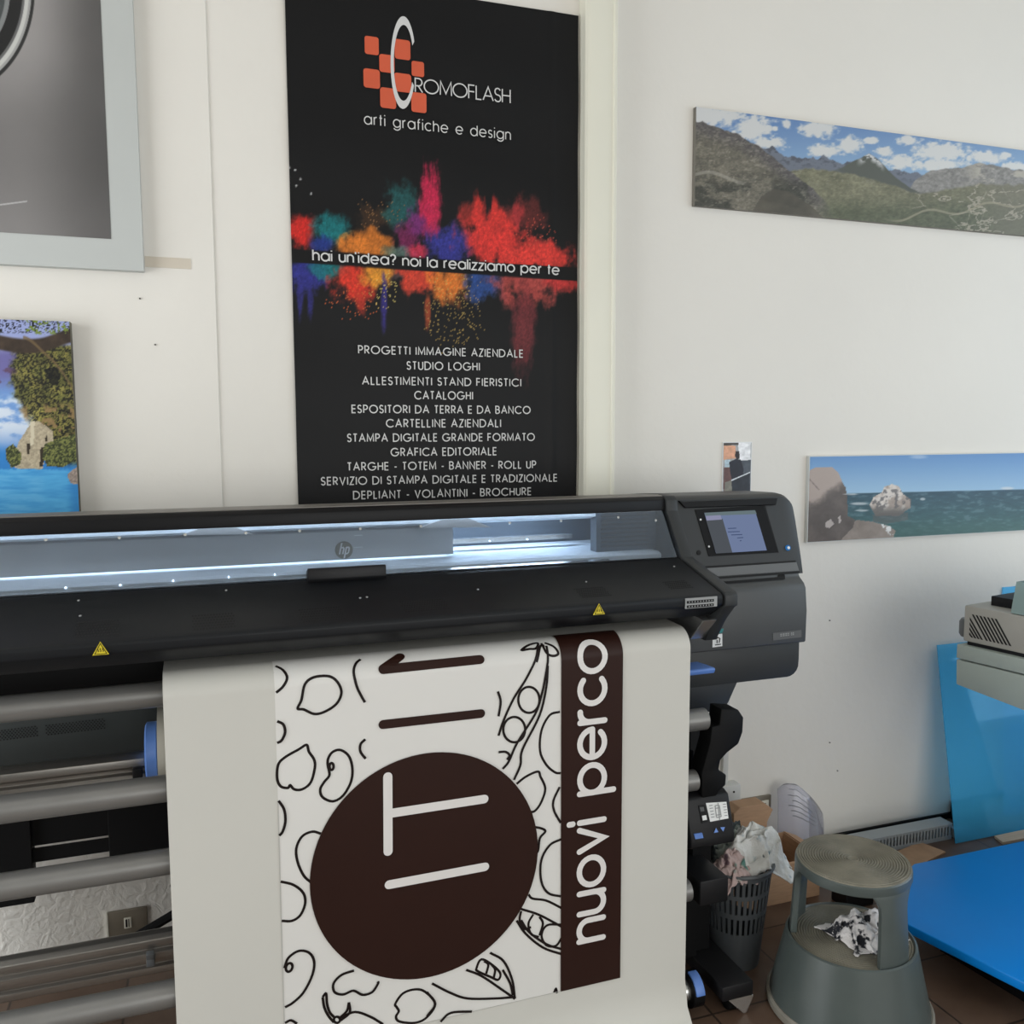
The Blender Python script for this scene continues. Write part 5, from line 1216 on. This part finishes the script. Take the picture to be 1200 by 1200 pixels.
# ------------------------------------------------------------------ blue acrylic sheets, platform and the grey machine
def leaning(name, x0b, x0t, x1, yb, yt, ht, label, thk=.004):
    n = np.array([0, -ht, (yt - yb)]); n = n / np.linalg.norm(n) * thk
    a = [np.array(q, float) for q in ((x0b, yb, 0.004), (x1, yb, 0.004), (x1, yt, ht), (x0t, yt, ht))]
    tag(MB().hexa(a, [q + n for q in a]).build(name, M['acrylic'], smooth=0), label, 'acrylic sheet', 'blue acrylic sheets')
leaning('acrylic_sheet', 2.700, 2.732, 3.55, 2.525, W - .032, .742, 'translucent blue acrylic sheet, the lower and nearer of the two leaning on the wall')
leaning('acrylic_sheet', 3.075, 3.095, 3.70, 2.640, W - .001, .945, 'taller translucent blue acrylic sheet behind the lower one, at the right edge')
PL = thing('blue_platform', (2.4, 1.75, 0), 'glossy blue platform with rounded corner standing low on the floor at the right', 'platform')
a, c, d = PZ(1064, 1017, .14), PZ(1058.5, 1080, .14), PZ(1200, 1151, .14)
dirf = (d - c) / np.linalg.norm(d - c)
pts = [(3.3, 2.245), (a[0] + .04, 2.245), (a[0], a[1] - .004), (a[0] - .05, a[1] - .045), (c[0] + .012, c[1] + .022), (c[0], c[1]), (c[0] + .003, c[1] - .02), (c[0] + dirf[0] * .75, c[1] + dirf[1] * .75), (3.3, c[1] + dirf[1] * .75)]
MB().prism_xy(pts, .112, .14).build('deck', M['platform'], PL, bevel=.004, seg=3)
ins_ = [(3.2, 2.2), (2.25, 2.2), (2.10, 2.0), (2.16, 1.45), (3.2, 1.45)]
MB().prism_xy(ins_, .0, .112).build('plinth', M['matte'], PL, smooth=0)
MC = thing('table_machine', (2.9, 1.9, .14), 'grey tabletop machine with slanted vents and black tray, above the blue sheets', 'machine')
mo = np.array([2.345, 2.20]); ud = np.array([.17, -.985]); ud /= np.linalg.norm(ud); vd = np.array([-ud[1], ud[0]])   # along the visible side, across the machine
def mp(u, v, z): q = mo + ud * u + vd * v; return (q[0], q[1], z)
def mbox(u0, u1, v0, v1, z0, z1, tz=0):
    return MB().hexa([mp(u0, v0, z0), mp(u1, v0, z0), mp(u1, v1, z0), mp(u0, v1, z0)], [mp(u0 + tz, v0 + tz, z1), mp(u1 - tz, v0 + tz, z1), mp(u1 - tz, v1 - tz, z1), mp(u0 + tz, v1 - tz, z1)])
mbox(0, .55, 0, .95, .905, 1.024).build('upper_case', M['machine'], MC, bevel=.006)
mb = mbox(-.012, .57, -.012, .97, .846, .893).add([], []); mb.build('lower_case', M['machine2'], MC, bevel=.003)
lo = MB().hexa([mp(-.010, -.010, .757), mp(.57, -.010, .695), mp(.57, .96, .695), mp(-.010, .96, .757)], [mp(-.012, -.012, .842), mp(.57, -.012, .842), mp(.57, .97, .842), mp(-.012, .97, .842)])
lo.build('tray_base', M['machine2'], MC, bevel=.004)
mbox(.01, .53, .01, .93, .892, .906).build('case_gap', M['tray'], MC, smooth=0)
mb = MB()
for k in range(7):
    u = .028 + k * .0128; zt = .998; zb_ = .914 - .0 * k
    if k < 4: pts = [(u - .012, .972 - k * .017 + .012), (u - .012, .966 - k * .017), (u + .05, .93)]
    a, b = (max(.022, u), .998), (u + .052, .922)
    mb.hexa([mp(a[0], -.0012, a[1]), mp(a[0] + .006, -.0012, a[1]), mp(b[0] + .006, -.0012, b[1]), mp(b[0], -.0012, b[1])], [mp(a[0], .004, a[1]), mp(a[0] + .006, .004, a[1]), mp(b[0] + .006, .004, b[1]), mp(b[0], .004, b[1])])
for k in range(1, 5):
    a, b = (.022, .998 - k * .0165), (.022 + .052 - k * .011, .922)
    mb.hexa([mp(a[0], -.0012, a[1] - .003), mp(a[0], -.0012, a[1] + .005), mp(b[0] + .006, -.0012, b[1]), mp(b[0], -.0012, b[1])], [mp(a[0], .004, a[1] - .003), mp(a[0], .004, a[1] + .005), mp(b[0] + .006, .004, b[1]), mp(b[0], .004, b[1])])
mb.build('vent_slots', M['hole'], MC, smooth=0)
mbox(.045, .45, .07, .80, 1.022, 1.055).build('tray', M['tray'], MC, bevel=.003)
mbox(.155, .34, .0, .30, 1.026, 1.125, .008).build('plastic_guard', M['glassy'], MC, smooth=0)
q = mp(-.004, .03, .945)
MB().lathe((q[0], q[1], .915), [(0, 0), (.020, 0), (.026, .010), (.026, .050), (.020, .060), (0, .060)], 24).build('side_knob', M['strip'], MC)
mbox(.12, .42, .62, .92, .14, .72).build('pedestal', M['machine'], MC, bevel=.004)
